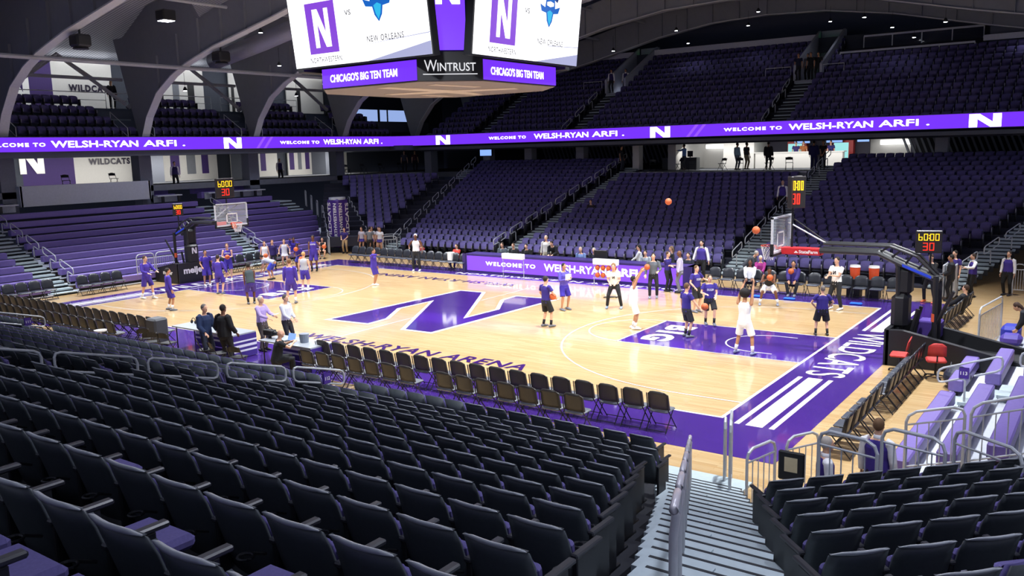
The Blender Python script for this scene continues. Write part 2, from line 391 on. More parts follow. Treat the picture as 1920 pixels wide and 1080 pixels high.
for k, (x, y, pw) in enumerate(((4, -19, 120), (12, -20, 380), (20, -19, 1000), (25, -16, 1000), (19, -15, 900))):  # unseen lamps added to brighten the near seats and stairs
    downlight(x, y, 11.0, pw, 'unseen downlight added to brighten the near stand, %s one' % ORD[k+1])
for k, (x, y, z, p_) in enumerate(DL):
    downlight(x, y, z, p_, 'small white hanging downlight under the roof, %s from the left over the %s stand' % (ORD[k+1 if k < 12 else k-11], 'far' if k < 12 else 'left'))
# ------------------------------------------------------------------ STANDS (tiers)
def aisle0(y): return 15.0+.36*(y-13)        # end of the straight far stand rows
FT, FR_, FY0, FZ0 = .82, .233, 13.0, .1
b = MB(); tr = MB()
def steps(mb, x0, x1, y0, tread, z0, rise, n, sgn=1):
    for i in range(n):
        ya = y0+sgn*tread*i; yb = y0+sgn*tread*(i+1); z = z0+rise*i
        mb.box(x0(i) if callable(x0) else x0, x1(i) if callable(x1) else x1, min(ya, yb), max(ya, yb), max(0, z-.6), z)
TIER = mat('tier_dark', '2b2d3d', .8)
b = MB()
for i in range(20):
    ya = FY0+FT*i; yb = ya+FT; z = FZ0+FR_*i; e = aisle0(ya)+.1
    xs_ = [(-e, e)] if i < 16 else [(-e, -6.4), (6.0, e)]
    for a, c_ in xs_: b.box(a, c_, ya, yb+.02, max(0, z-.5), z)
struct(b, 'seating_tier', TIER)
b = MB(); b.box(-6.4, 6.0, FY0+16*FT, 41.5, 4.1, 4.42); b.box(-34, -6.4, FY0+20*FT, 41.5, 4.1, 4.5); b.box(6.0, 28, FY0+20*FT, 41.5, 4.1, 4.5)
b.box(-6.4, 6, FY0+16*FT-.02, FY0+16*FT+.05, 3.6, 4.42)
struct(b, 'floor_concourse', CONC)
b = MB(); b.box(-6.4, 6.0, FY0+16*FT-.03, FY0+16*FT+.1, 4.38, 4.46, mat('light_edge', 'b9bcc6', .6)); struct(b, 'trim_1', MATS['light_edge'])
b = MB()
b.box(-34.5, -27.2, -14, 30, 4.2, 4.55); struct(b, 'floor_left_concourse', CONC)
# aisle stairs (half steps) on the far stand
def stairs(name, xa, xb, y0, n, tread, rise, z0, sgn=1, skew=0.0, m=TREAD):
    b = MB()
    for i in range(n*2):
        ya = y0+sgn*tread*i/2; yb = y0+sgn*tread*(i+1)/2; z = z0+rise*i/2; sx = skew*i/2
        b.box(xa+sx, xb+sx, min(ya, yb)+.06, max(ya, yb), z-.06, z+.015, m)
        b.box(xa+sx, xb+sx, ya-.01 if sgn > 0 else ya-.02, ya+.02 if sgn > 0 else ya+.01, max(0, z-.3), z-.06, RISER)
    return b.build(name, None, kind='structure')
stairs('aisle_stairs', -7.55, -6.45, FY0-.1, 20, FT, FR_, FZ0+.02)
stairs('aisle_stairs', 5.95, 7.05, FY0-.1, 20, FT, FR_, FZ0+.02)
stairs('aisle_stairs', -16.2, -15.0, FY0-.1, 20, FT, FR_, FZ0+.02, skew=-.36*FT)
stairs('aisle_stairs', 15.0, 16.2, FY0-.1, 20, FT, FR_, FZ0+.02, skew=.36*FT)
# upper deck far
UY, UZ, UT, UR = 26.6, 6.75, .82, .43
b = MB()
for i in range(14):
    ya = UY+UT*i; z = UZ+UR*i
    if 8 <= i:  # gaps for the two passages
        segs = [(-24.5, -11.35), (-9.75, 2.9), (4.6, 24.5)]
    else: segs = [(-24.5, 24.5)]
    for a, c_ in segs: b.box(a, c_, ya, ya+UT+.02, z-.55, z)
struct(b, 'upper_tier', mat('upper_tier_dark', '1d1f2c', .85))
b = MB(); b.box(-24.5, 24.5, 38.1, 38.3, UZ+UR*13, 13.35); struct(b, 'upper_back_wall', DARKWALL)
b = MB()
for a, c_ in ((-24.5, -11.35), (-9.75, 2.9)): b.box(a, c_, 38.0, 38.32, 13.15, 13.6)
b.box(13.6, 24, 35.7, 36.0, 12.0, 12.35); struct(b, 'trim_2', mat('pale_band', 'b9bdcc', .7))
for k, (a, c_) in enumerate(((-11.35, -9.75), (2.9, 4.6))):   # passages
    b = MB(); zf = UZ+UR*8
    for i in range(8):
        pass
    for xw, s_ in ((a, -1), (c_, 1)):
        b.prism([(UY+UT*8, zf), (UY+UT*8, zf+1.0), (UY+UT*9.5, zf+1.6), (38.6, 13.9), (38.6, zf)], 0, xw-.08, xw+.08)
    b.box(a, c_, UY+UT*8, 40.0, zf-.2, zf); b.box(a, c_, 39.0, 39.2, zf, 13.9)
    b.build('passage_wall', mat('passage_paint', 'a9adba', .8), kind='structure')
    for xx in (a, c_):
        pass
    bs = MB(); bs.box(c_-1.0, c_-.55, 38.9, 38.98, zf+2.15 if False else 12.9, 13.15, GREENL)
    bs.build('exit_sign', GREENL, label='small green lit exit sign above the %s passage of the upper stand' % ('left' if k == 0 else 'right'), cat='exit sign')
stairs('upper_aisle_stairs', -11.2, -10.0, UY, 8, UT, UR, UZ+.02)
stairs('upper_aisle_stairs', 3.1, 4.3, UY, 8, UT, UR, UZ+.02)
stairs('upper_aisle_stairs', -19.6, -18.6, UY, 13, UT, UR, UZ+.02)
# ribbon board -------------------------------------------------
RZ0, RZ1 = 6.66, 7.4
path = [(-25.6, -16), (-25.6, 23.6), (-25.3, 24.7), (-24.6, 25.6), (-23.4, 26.0), (24.5, 26.0)]
rb = thing('ribbon_display', 'long purple LED ribbon board with welcome lettering round the balcony front', 'display board', (0, 0, 0))
b = MB(); led = MB()
for (x0, y0), (x1, y1) in zip(path, path[1:]):
    d = V((x1-x0, y1-y0, 0)).normalized(); n_ = V((d.y, -d.x, 0))
    for mb, z0, z1, t0, t1 in ((b, RZ0-.03, RZ1+.04, -.25, -.02), (led, RZ0, RZ1, -.02, .0)):
        P = [V((x0, y0, 0))+n_*t0, V((x1, y1, 0))+n_*t0, V((x1, y1, 0))+n_*t1, V((x0, y0, 0))+n_*t1]
        mb.add([(p.x, p.y, z0) for p in P]+[(p.x, p.y, z1) for p in P], [(0, 1, 2, 3), (7, 6, 5, 4), (0, 4, 5, 1), (1, 5, 6, 2), (2, 6, 7, 3), (3, 7, 4, 0)])
b.build('ribbon_housing', mat('ribbon_housing_dark', '4a4e5c', .6), rb); led.build('led_face', LEDP, rb)
def rtext(txt, o, r_, h, wd, bold, sp=1.0):
    b = MB(); b.text(txt, o, r_, (0, 0, 1), h, wd, LEDW, bold, spacing=sp); b.build('lettering', None, rb)
def rlogo(o, r_, wd):
    b = MB(); nlogo(b, o, r_, (0, 0, 1), wd, RZ1-RZ0-.06, LEDW); b.build('letter_logo', None, rb)
def unit(P, r_, wt, ws, nn_, nw):
    if wt: rtext('WELCOME TO', P(wt[0], RZ0+.26), r_, .2, wt[1]-wt[0], .03, 1.25)
    if ws:
        L_ = ws[1]-ws[0]; rtext('WELSH-RYAN', P(ws[0], RZ0+.2), r_, .36, L_*.62, .02); rtext('ARFI .', P(ws[0]+L_*.66, RZ0+.2), r_, .36, L_*.34, .015)
    if nn_ is not None: rlogo(P(nn_, RZ0+.02), r_, nw)
PX_ = lambda u, z: (u, 25.985, z)
PY_ = lambda u, z: (-25.585, u, z)
unit(PX_, (1, 0, 0), (-17.2, -13.9), (-13.2, -6.0), -4.1, 1.4); unit(PX_, (1, 0, 0), (.9, 4.5), (4.9, 12.5), 14.4, 1.5); unit(PX_, (1, 0, 0), (19.0, 22.2), None, -22.3, 1.4)
unit(PY_, (0, 1, 0), (-5.3, -2.1), (-1.8, 6.3), 9.1, 1.35); unit(PY_, (0, 1, 0), (13.6, 17.1), (17.5, 23.5), None, 1)
for x in (-1.6, -1.1, 17, 17.6):
    b = MB(); b.add([(x, 25.988, RZ0), (x+.22, 25.988, RZ0), (x+.85, 25.988, RZ1), (x+.63, 25.988, RZ1)], [(0, 1, 2, 3)], LEDV); b.build('light_stripe', None, rb)
for y in (11.6, 12.2):
    b = MB(); b.add([(-25.588, y, RZ0), (-25.588, y+.22, RZ0), (-25.588, y+.85, RZ1), (-25.588, y+.63, RZ1)], [(0, 1, 2, 3)], LEDV); b.build('light_stripe', None, rb)
# balcony slabs
b = MB(); b.box(-34.5, -25.85, -16, 26, 6.35, 6.7); b.box(-34.5, 24.5, 26.25, 38.5, 6.3, 6.52); b.box(-34.5, -24.4, 24.5, 38.5, 6.35, 6.7)
struct(b, 'balcony_slab', mat('slab_grey', '5a5e6a', .8))
# left balcony tiers
b = MB()
for i in range(4):
    b.box(-26.7-.95*(i+1), -26.7-.95*i, -16, 26, 6.5, 7.2+.64*i)
b.box(-34.5, -30.5, -16, 26, 6.5, 9.3)
struct(b, 'balcony_tier', mat('balcony_grey', '4a5565', .8))
for yc in (-4, 4, 12, 20):
    b = MB()
    for i in range(8): b.box(-26.3-.48*(i+1), -26.3-.48*i, yc-.35-(.6 if yc > 0 else .6), yc+1.1, 6.7, 6.74+.31*i)
    b.build('balcony_stairs', mat('stair_teal_grey', '77868f', .8), kind='structure')
# back walls on left, lower and upper
XW = -34.3
def wpan(mb, y0, y1, z0, z1, m, d=0): mb.box(XW, XW+.1+d, y0, y1, z0, z1, m)
b = MB()
def YP(px): return .79+(px-45)*.0353
for a, c_, m_ in ((-60, 40, DARKWALL), (40, 133, PURW), (133, 245, WHITEW), (280, 305, PURW), (305, 440, WHITEW), (475, 600, WHITEW), (630, 735, WHITEW), (755, 815, WHITEW)): wpan(b, YP(a), YP(c_), 4.55, 7.0, m_)
for a, c_, m_ in ((330, 350, PURW), (367, 387, CONC), (402, 418, PURW), (497, 510, PURW), (525, 537, CONC), (553, 567, PURW), (635, 648, PURW), (660, 670, CONC), (682, 694, PURW)): wpan(b, YP(a), YP(c_), 5.0, 7.0, m_, .03)
for a, c_, m_ in ((35, 120, PURW), (120, 233, WHITEW), (290, 432, WHITEW), (495, 597, WHITEW), (650, 760, WHITEW)): wpan(b, YP(a)-.4, YP(c_)-.4, 9.1, 12.5, m_)
for a, c_, m_ in ((323, 338, BLK), (360, 374, CONC), (394, 409, BLK), (500, 507, BLK), (522, 534, CONC), (548, 560, BLK), (680, 690, BLK)): wpan(b, YP(a)-.4, YP(c_)-.4, 9.1, 11.4, m_, .03)
b.build('wall_left_panels', None, kind='structure')
for k, (y0, y1) in enumerate(((3.2, 6.8), (9.4, 14), (16.6, 20.2), (22, 26))):
    small_b = MB(); small_b.box(XW+.3, XW+.42, y0, y1, 12.5, 12.58, WALLGLOW)
    small_b.build('cove_light', None, label='white cove light strip along the top of the left upper wall, %s from left' % ORD[k+1], cat='light', group='cove lights')
for k, (z, h, y0, w_) in enumerate(((5.85, .42, YP(160), 2.9), (10.55, .45, YP(148)-.4, 2.9))):
    b = MB(); b.text('WILDCATS', (XW+.16, y0, z), (0, 1, 0), (0, 0, 1), h, w_, BLKT, .05, spacing=1.2)
    b.build('wall_sign', None, label='black WILDCATS lettering on the white %s wall at left' % ('lower' if k == 0 else 'upper'), cat='sign')
    b = MB(); z0, z1 = ((5.4, 7.0), (9.6, 11.6))[k]; nlogo(b, (XW+.16, YP(36)-(.4 if k else 0), z0), (0, 1, 0), (0, 0, 1), 1.5, z1-z0, WHITEP)
    b.build('wall_sign', None, label='big white letter N on the purple %s wall at left' % ('lower' if k == 0 else 'upper'), cat='sign')
# columns under the balcony
COLM = mat('column_paint', '6a6f7b', .7)
for k, y in enumerate((-4, 4, 12, 20, 27.5)):
    b = MB(); b.box(-28.0, -27.2, y+.15, y+.95, 3.4, 6.5) if y < 25 else b.box(-24.6, -23.9, 27.2, 28.0, 3.8, 6.4)
    b.build('column_pillar', COLM, kind='structure')
    if y < 25:
        if y > 0: b = MB(); b.box(-34.2, -32.5, y+3.95, y+5.2, 4.55, 6.4); b.build('column_pillar', COLM, kind='structure')
# ------------------------------------------------------------------ bleachers (left and right)
ZB = [.50+.27*i for i in range(7)]+[2.42, 2.74, 3.08, 3.46]
def yend(x): return 10.3+.82*(-18.3-x) if x > -23.2 else 14.4
def bleacher(side, label, y0, y1f, gaps):
    t = thing('bleacher', label, 'bleacher', (side*18.0, 0, 0)); dk = MB()
    for i in range(11):
        xf = .3+.76*i; z = ZB[i]-.42
        dk.box(side*(xf) if side > 0 else -xf-.76-.02, side*(xf+.78) if side > 0 else -xf, y0, y1f(-18-xf), max(0, z-.05), z+.0)
    dk.build('deck', mat('deck_grey', 'c3c8d0', .5), t)
    for i in range(11):
        xf = .32+.76*i; z = ZB[i]
        ye = y1f(-18-xf); segs = []; cur = y0
        for g0, g1 in gaps(i)+[(ye, 99)]:
            if g0 > cur: segs.append((cur, min(g0, ye)))
            cur = g1
            if cur > ye: break
        for a, c_ in segs:
            if c_-a < .3: continue
            mb = MB(); xa, xb = side*xf, side*(xf+.33)
            mb.bbox(min(xa, xb), max(xa, xb), a, c_, z-.3, z, .03, BENCHM)
            mb.bbox(min(xa, xb)+.12, max(xa, xb)-.12, a+.1, c_-.1, z-.42, z-.3, .01, BLK)
            mb.build('bench', None, t)
    return t
def gapsL(i): 
    g2 = [5.0, 5.0, 5.6, 5.8, 6.0, 6.2, 6.4, 6.7, 6.9, 7.0, 7.1][i]
    return [(-6.2, -4.9), (g2, g2+1.3)]+([(12.9, 99)] if i >= 8 else [])
BL = bleacher(-1, 'long telescopic bleacher of purple benches on grey decks at the left end', -12, yend, gapsL)
for nm, ya, yb, n_, x0, sk in (('a', -6.1, -5.0, 11, -18.3, 0), ('b', 5.1, 6.2, 11, -18.3, .2), ('c', 13.2, 14.3, 4, -24.1, 0)):
    b = MB()
    for j in range(n_*2):
        i = j/2; x = x0-.76*i; k0 = int(round((-18.3-x0)/.76)); zi = ZB[min(10, k0+int(i))]-.42; zn = ZB[min(10, k0+int(i)+1)]-.42
        z = zi+.02+(0 if j % 2 == 0 else (zn-zi)/2)
        b.box(x-.38, x, ya+sk*i, yb+sk*i, max(.02, z-.05), z+.02, TREAD); b.box(x-.02, x, ya+sk*i, yb+sk*i, max(0, z-.2), z-.05, RISER)
    b.build('bleacher_stairs', None, kind='structure')
# upper benches beyond the ledge and white ledge tables
WPANEL = mat('white_panel', 'b4bac3', .6)
b = MB(); b.box(-27.1, -26.8, -3.1, 4.5, 3.75, 4.85); b.box(-28.5, -26.8, -3.12, -3.0, 3.75, 4.85); b.box(-28.5, -26.8, 4.4, 4.52, 3.75, 4.85)
b.build('platform_front', WPANEL, label='long white boxed platform front above the left bleacher', cat='barrier')
for k, (a, c_) in enumerate(((-8, -3.4), (4.7, 6.4), (8.3, 12.8))):
    t = thing('writing_ledge', 'white ledge table on the top row of the left bleacher, %s from the left' % ORD[k+1], 'ledge table', (-26.7, 0, 0))
    b = MB(); b.box(-.25, .25, a, c_, 3.86, 3.93, WPANEL); b.box(-.22, -.16, a, c_, 3.5, 3.86, WPANEL); b.build('table_top', None, t)
    b = MB(); y = a+.3
    while y < c_: b.box(.14, .24, y, y+.16, 3.5, 3.86, BLK); y += 1.1
    b.build('bracket', None, t)
    if 1:
        t2 = thing('upper_bench', 'purple bench row behind white ledge %s from the left' % ORD[k+1], 'bench', (0, 0, 0))
        for j in range(3):
            b = MB(); b.box(-27.7-.75*j, -27.2-.75*j, a, c_, 3.55+.28*j, 3.95+.28*j, BENCHM); b.build('bench', None, t2)
# right bleacher
BR = bleacher(1, 'purple benched bleacher with grey decks at the right end near the camera', -9.8, lambda x: -.8, lambda i: [(-4.7, -3.6)])
b = MB()
for j in range(20):
    i = j/2; z = ZB[min(10, int(i))]-.42+(.135 if j % 2 else 0)+.02
    b.box(18.3+.38*j, 18.3+.38*(j+1), -4.65, -3.65, max(.02, z-.05), z+.02, TREAD)
b.build('bleacher_stairs', None, kind='structure')
# ------------------------------------------------------------------ SEATS
def slab(mb, w, z0, z1, y0, y1, th, curve, m, nx=6, nz=4, inset=0, front=None, lip=.0, top_round=.03):
    # leaning curved shell between (y0,z0) and (y1,z1), width w, centre pulled back by curve
    G = []
    for side in (0, 1):
        for j in range(nz+1):
            v = j/nz
            for i in range(nx+1):
                u = i/nx*2-1; hw = w/2*(1-.06*v*v)
                z = z0+(z1-z0)*v-(top_round*(abs(u)**4) if j == nz else 0); y = y0+(y1-y0)*v+curve*u*u
                tt = (th if side else 0)
                if side and (j in (0, nz) or i in (0, nx)): tt = th*.55
                G.append((u*hw, y+tt, z-(.012 if side and j == nz else 0)))
    n = (nx+1)*(nz+1); F = []
    for j in range(nz):
        for i in range(nx):
            a = j*(nx+1)+i; F.append((a, a+1, a+nx+2, a+nx+1)); F.append((n+a, n+a+nx+1, n+a+nx+2, n+a+1))
    for i in range(nx):
        F.append((i, n+i, n+i+1, i+1)); a = nz*(nx+1)+i; F.append((a, a+1, n+a+1, n+a))
    for j in range(nz):
        a = j*(nx+1); F.append((a, a+nx+1, n+a+nx+1, n+a)); a += nx; F.append((a, n+a, n+a+nx+1, a+nx+1))
    mb.add(G, F, m)
SW = .50
LIP_LIT = mat('seat_lip_painted_light', 'a4a8ac', .4)  # pale grey paints the overhead light onto the seat tops
def seat_parts():
    P = {}
    b = MB(); slab(b, SW, .30, .86, -.10, -.27, .035, .045, BLACKP)
    slab(b, SW*.93, .835, .868, -.285, -.29, .055, .045, LIP_LIT, nz=1, top_round=.025); P['backrest'] = b
    b = MB(); slab(b, SW-.06, .42, .79, -.09, -.215, .05, .045, PURF); P['back_pad'] = b
    b = MB(); b.bbox(-.225, .225, -.04, .05, .38, .70, .03, PURF, T=Matrix.Rotation(math.radians(8), 4, 'X')); P['cushion_up'] = b
    b = MB(); b.bbox(-.225, .225, -.06, .40, .38, .47, .03, PURF); P['cushion_down'] = b
    b = MB(); b.bbox(-.29, -.25, -.14, .12, 0.0, .60, .008, BLACKF); b.bbox(-.29, -.25, -.2, .2, .0, .04, .008, BLACKF); P['leg'] = b
    b = MB(); b.bbox(-.30, -.24, -.16, .20, .60, .635, .01, mat('armrest_black', '2c2d33', .35)); P['armrest'] = b
    b = MB(); b.tube([(.27+.045*math.cos(a*math.pi/6), -.34+.045*math.sin(a*math.pi/6), .60) for a in range(12)], .009, 6, BLACKF, closed=True)
    b.tube([(.27, -.29, .60), (.27, -.2, .56)], .01, 5, BLACKF); P['cup_holder'] = b
    return P
SP = seat_parts(); SME = {}
for k_, b in SP.items():
    o = b.build(k_, None, smooth=k_ in ('backrest', 'back_pad')); SME[k_] = o.data; bpy.data.objects.remove(o)
def real_seat(loc, rz, label, down=False, cup=False, last=False, group='near stadium seats'):
    t = thing('stadium_seat', label, 'seat', loc, rz, group)
    names = [('backrest', 'backrest'), ('back_pad', 'back_pad'), ('seat_cushion', 'cushion_down' if down else 'cushion_up'), ('leg', 'leg'), ('armrest', 'armrest')]
    if cup: names.append(('cup_holder', 'cup_holder'))
    for nm, me in names:
        o = bpy.data.objects.new(nm, SME[me]); COL.objects.link(o); o.parent = t
    if last:
        for nm, me in (('leg', 'leg'), ('armrest', 'armrest')):
            o = bpy.data.objects.new(nm, SME[me]); COL.objects.link(o); o.parent = t; o.location = (.54, 0, 0)
# near stand
DK = [13.3, 12.43, 11.56, 10.69, 9.82, 8.95, 8.08, 7.21, 6.34, 5.47, 4.60, 3.73, 2.86, 1.99, 1.12]
ZT = [1.02, 1.16, 1.41, 1.68, 1.97, 2.21, 2.49, 2.75, 3.02, 3.31, 3.58, 3.86, 4.15, 4.42, 4.70]
XE = [14.93, 15.43, 15.79, 15.85, 16.25, 16.61, 17.02, 17.37, 17.75, 18.16, 18.54, 18.85, 19.2, 19.55, 19.9]
b = MB()
for k, D in enumerate(DK):
    y = -25.65+D; b.box(-24, XE[k]+.25, y-.62, y+.28 if k else y+.5, 0, ZT[k]-.86)
b.box(-24, 24, -32, -25.65+1.12-.6, 0, 4.3)
struct(b, 'near_seating_tier', mat('near_tier', '24262d', .85))
fv = []
for k, D in enumerate(DK):
    x = XE[k]-.25; j = 0
    while x > -22:
        j += 1
        if not (6.3 < x < 7.5 or -7.5 < x < -6.3):
            fv.append((k, j, x, -25.65+D+.27, ZT[k]-.86))
        x -= .54
def vis(P, mx=100):
    d = V(P)-CP; z = d.dot(_f)
    if z < .2: return None
    return 960+1616.5*d.dot(_r2)/z, 540-1616.5*d.dot(_u2)/z, z
cand = []; rest = []
for s in fv:
    q = vis((s[2], s[3], s[4]+.6))
    if q is None or q[0] < -220 or q[0] > 2000 or q[1] > 1330: continue
    cand.append((q[2], s, q))
cand.sort(key=lambda a: a[0])
NEAR = cand[:262]; restn = cand[262:]
for z, s, q in NEAR:
    k, j, x, y, zz = s; random.seed(k*100+j)
    down = (k, j) in ((13, 3), (14, 2), (14, 3), (14, 4), (14, 1), (12, 19), (9, 17), (6, 22), (5, 25), (13, 2), (14, 5), (13, 5)) or (k == 14) or random.random() < .03
    real_seat((x, y, zz), 0, 'black backed stadium seat in the %s row up from the court, %s from the stairs' % (ORD[k+1], ORD[j]), down, cup=(k >= 8 or random.random() < .3), last=(j == 1))
# right corner section, rows at 45 degrees
c45 = math.sqrt(.5); T45 = Matrix.Rotation(math.radians(45), 4, 'Z')
cs = []
b = MB()
for k in range(9):
    t_ = .85*k; s_ = -.33*k
    o = V((18.08+c45*t_+c45*s_, -15.53-c45*t_+c45*s_, 1.95+.25*k-.86))
    for j in range(14):
        P = o+V((c45, c45, 0))*(.27+.54*j)+V((-c45, c45, 0))*.27; cs.append((k, j+1, P))
    R_ = Matrix.Translation(o) @ T45
    b.box(-.2, 10, -.62, .45 if k else .75, -1.2-.25*k, 0, T=R_)
struct(b, 'corner_seating_tier', MATS['near_tier'])
cc = [s for s in cs if (lambda q: q and -50 < q[0] < 1990 and q[1] < 1180)(vis(s[2]+V((0, 0, .6))))]
for k, j, P in cc[:38]:
    real_seat(P, math.radians(45), 'black backed seat right of the stairs, %s row up, %s from the stairs' % (ORD[k+1], ORD[j]), down=False, last=False, group='corner stadium seats')
# stuff: all remaining seats as one object, coarse template
def tmpl():
    b = MB()
    slab(b, SW, .34, .86, -.12, -.27, .04, .04, BLACKP, 2, 1, top_round=.02); slab(b, SW-.03, .40, .85, -.085, -.215, .07, .03, PURF, 4, 2, top_round=.03)
    b.bbox(-.225, .225, -.02, .08, .40, .78, .03, PURF, T=Matrix.Rotation(math.radians(8), 4, 'X')); b.box(-.29, -.25, -.2, .15, 0, .62, BLACKF); b.box(-.29, -.25, .1, .16, .42, .62, mat('seat_arm_tip', '8a8a9a', .4))
    return b
tp = tmpl(); TV_ = np.array(tp.v, dtype=np.float32); 
place = []
for z, s, q in restn: place.append((s[2], s[3], s[4], 0))
for k, j, P in cc[38:]: place.append((P.x, P.y, P.z, math.radians(45)))
for i in range(20):
    y = FY0+FT*i+.32; z = FZ0+FR_*i; e = aisle0(FY0+FT*i)-.35
    x = -e
    while x < e:
        if not (-7.85 < x < -6.15 or 5.65 < x < 7.35) and (i < 16 or not (-7 < x < 7.3)): place.append((x, y+.15, z, math.pi))
        x += .52
for i in range(14):
    y = UY+UT*i+.3; z = UZ+UR*i; x = -24
    while x < 24:
        ok = not (-11.5 < x < -9.7 or 2.8 < x < 4.6 or -19.9 < x < -18.3)
        if i >= 11 and x > 5.0: ok = False
        if ok: place.append((x, y+.15, z, math.pi))
        x += .53
# corner section far left
for k in range(12):
    t_ = .85*k; o = V((-17.3-c45*t_, 13.9+c45*t_, 1.0+.25*k))
    for j in range(-12, 14):
        P = o+V((c45, c45, 0))*(.54*j+.25)
        if P.x < -aisle0(P.y)-1.6 and P.y > 13.7+.67*(-17.6-P.x) and P.y < 28: place.append((P.x, P.y, P.z, math.radians(45+180)))
for k in range(4):      # left balcony
    for (a, c_) in ((-2.5, 3.3), (5.5, 11.4), (13.6, 19.3), (21.4, 25.5)):
        sh = .5*(3-k); y = a+.1*k
        while y < c_+sh-.9: place.append((-26.95-.95*k-.1, y, 7.2+.64*k, -math.pi/2)); y += .53
n = len(place); PL = np.array(place, dtype=np.float32); cs_, sn_ = np.cos(PL[:, 3]), np.sin(PL[:, 3])
AV = np.empty((n, len(TV_), 3), np.float32)
AV[:, :, 0] = TV_[None, :, 0]*cs_[:, None]-TV_[None, :, 1]*sn_[:, None]+PL[:, 0, None]
AV[:, :, 1] = TV_[None, :, 0]*sn_[:, None]+TV_[None, :, 1]*cs_[:, None]+PL[:, 1, None]
AV[:, :, 2] = TV_[None, :, 2]+PL[:, 2, None]
me = bpy.data.meshes.new('stadium_seats'); ll = [i for f in tp.f for i in f]; lt = np.array([len(f) for f in tp.f])
me.vertices.add(n*len(TV_)); me.vertices.foreach_set('co', AV.ravel())
loops = (np.array(ll)[None, :]+(np.arange(n)*len(TV_))[:, None]).ravel(); tot = np.tile(lt, n); st = np.concatenate([[0], np.cumsum(tot)[:-1]])
me.loops.add(len(loops)); me.loops.foreach_set('vertex_index', loops.astype(np.int32))
me.polygons.add(len(tot)); me.polygons.foreach_set('loop_start', st.astype(np.int32)); me.polygons.foreach_set('loop_total', tot.astype(np.int32))
for x in tp.mats: me.materials.append(x)
me.polygons.foreach_set('material_index', np.tile(np.array(tp.m), n).astype(np.int32)); me.update(calc_edges=True); me.validate()
o = bpy.data.objects.new('stadium_seats', me); COL.objects.link(o); o['kind'] = 'stuff'; o['category'] = 'seats'
o['label'] = 'rows of purple upholstered stadium seats filling the far and upper stands'
# far-left corner tier under the seats
b = MB()
for k in range(13):
    t_ = .85*k; o_ = V((-17.3-c45*t_, 13.9+c45*t_, 1.0+.25*k)); b.box(-3.5-.45*k*0, 7, -.35, .95, -.6, 0, T=Matrix.Translation(o_) @ Matrix.Rotation(math.radians(45), 4, 'Z'))
struct(b, 'corner_seating_tier', TIER)
# ------------------------------------------------------------------ SCOREBOARD
sb = thing('scoreboard', 'big hanging centre scoreboard with four white video screens and purple strips', 'scoreboard', (0, 0, 0))
A, CH, S0, S1 = 3.77, 1.53, 8.42, 9.1
V8 = [(-A+CH, -A), (A-CH, -A), (A, -A+CH), (A, A-CH), (A-CH, A), (-A+CH, A), (-A, A-CH), (-A, -A+CH)]
b = MB(); b.prism(V8, 2, S0, S1+.25, BLK); b.prism([(x*.93, y*.93) for x, y in V8], 2, S1+.25, 13.0, BLK); b.build('frame', None, sb)
b = MB(); PALES = mat('scoreboard_underside', '857c74', .5); b.prism([(x*.99, y*.99) for x, y in V8], 2, S0-.03, S0, PALES)
PALE2 = mat('underside_emblem', 'c8bba9', .5); ez = S0-.035
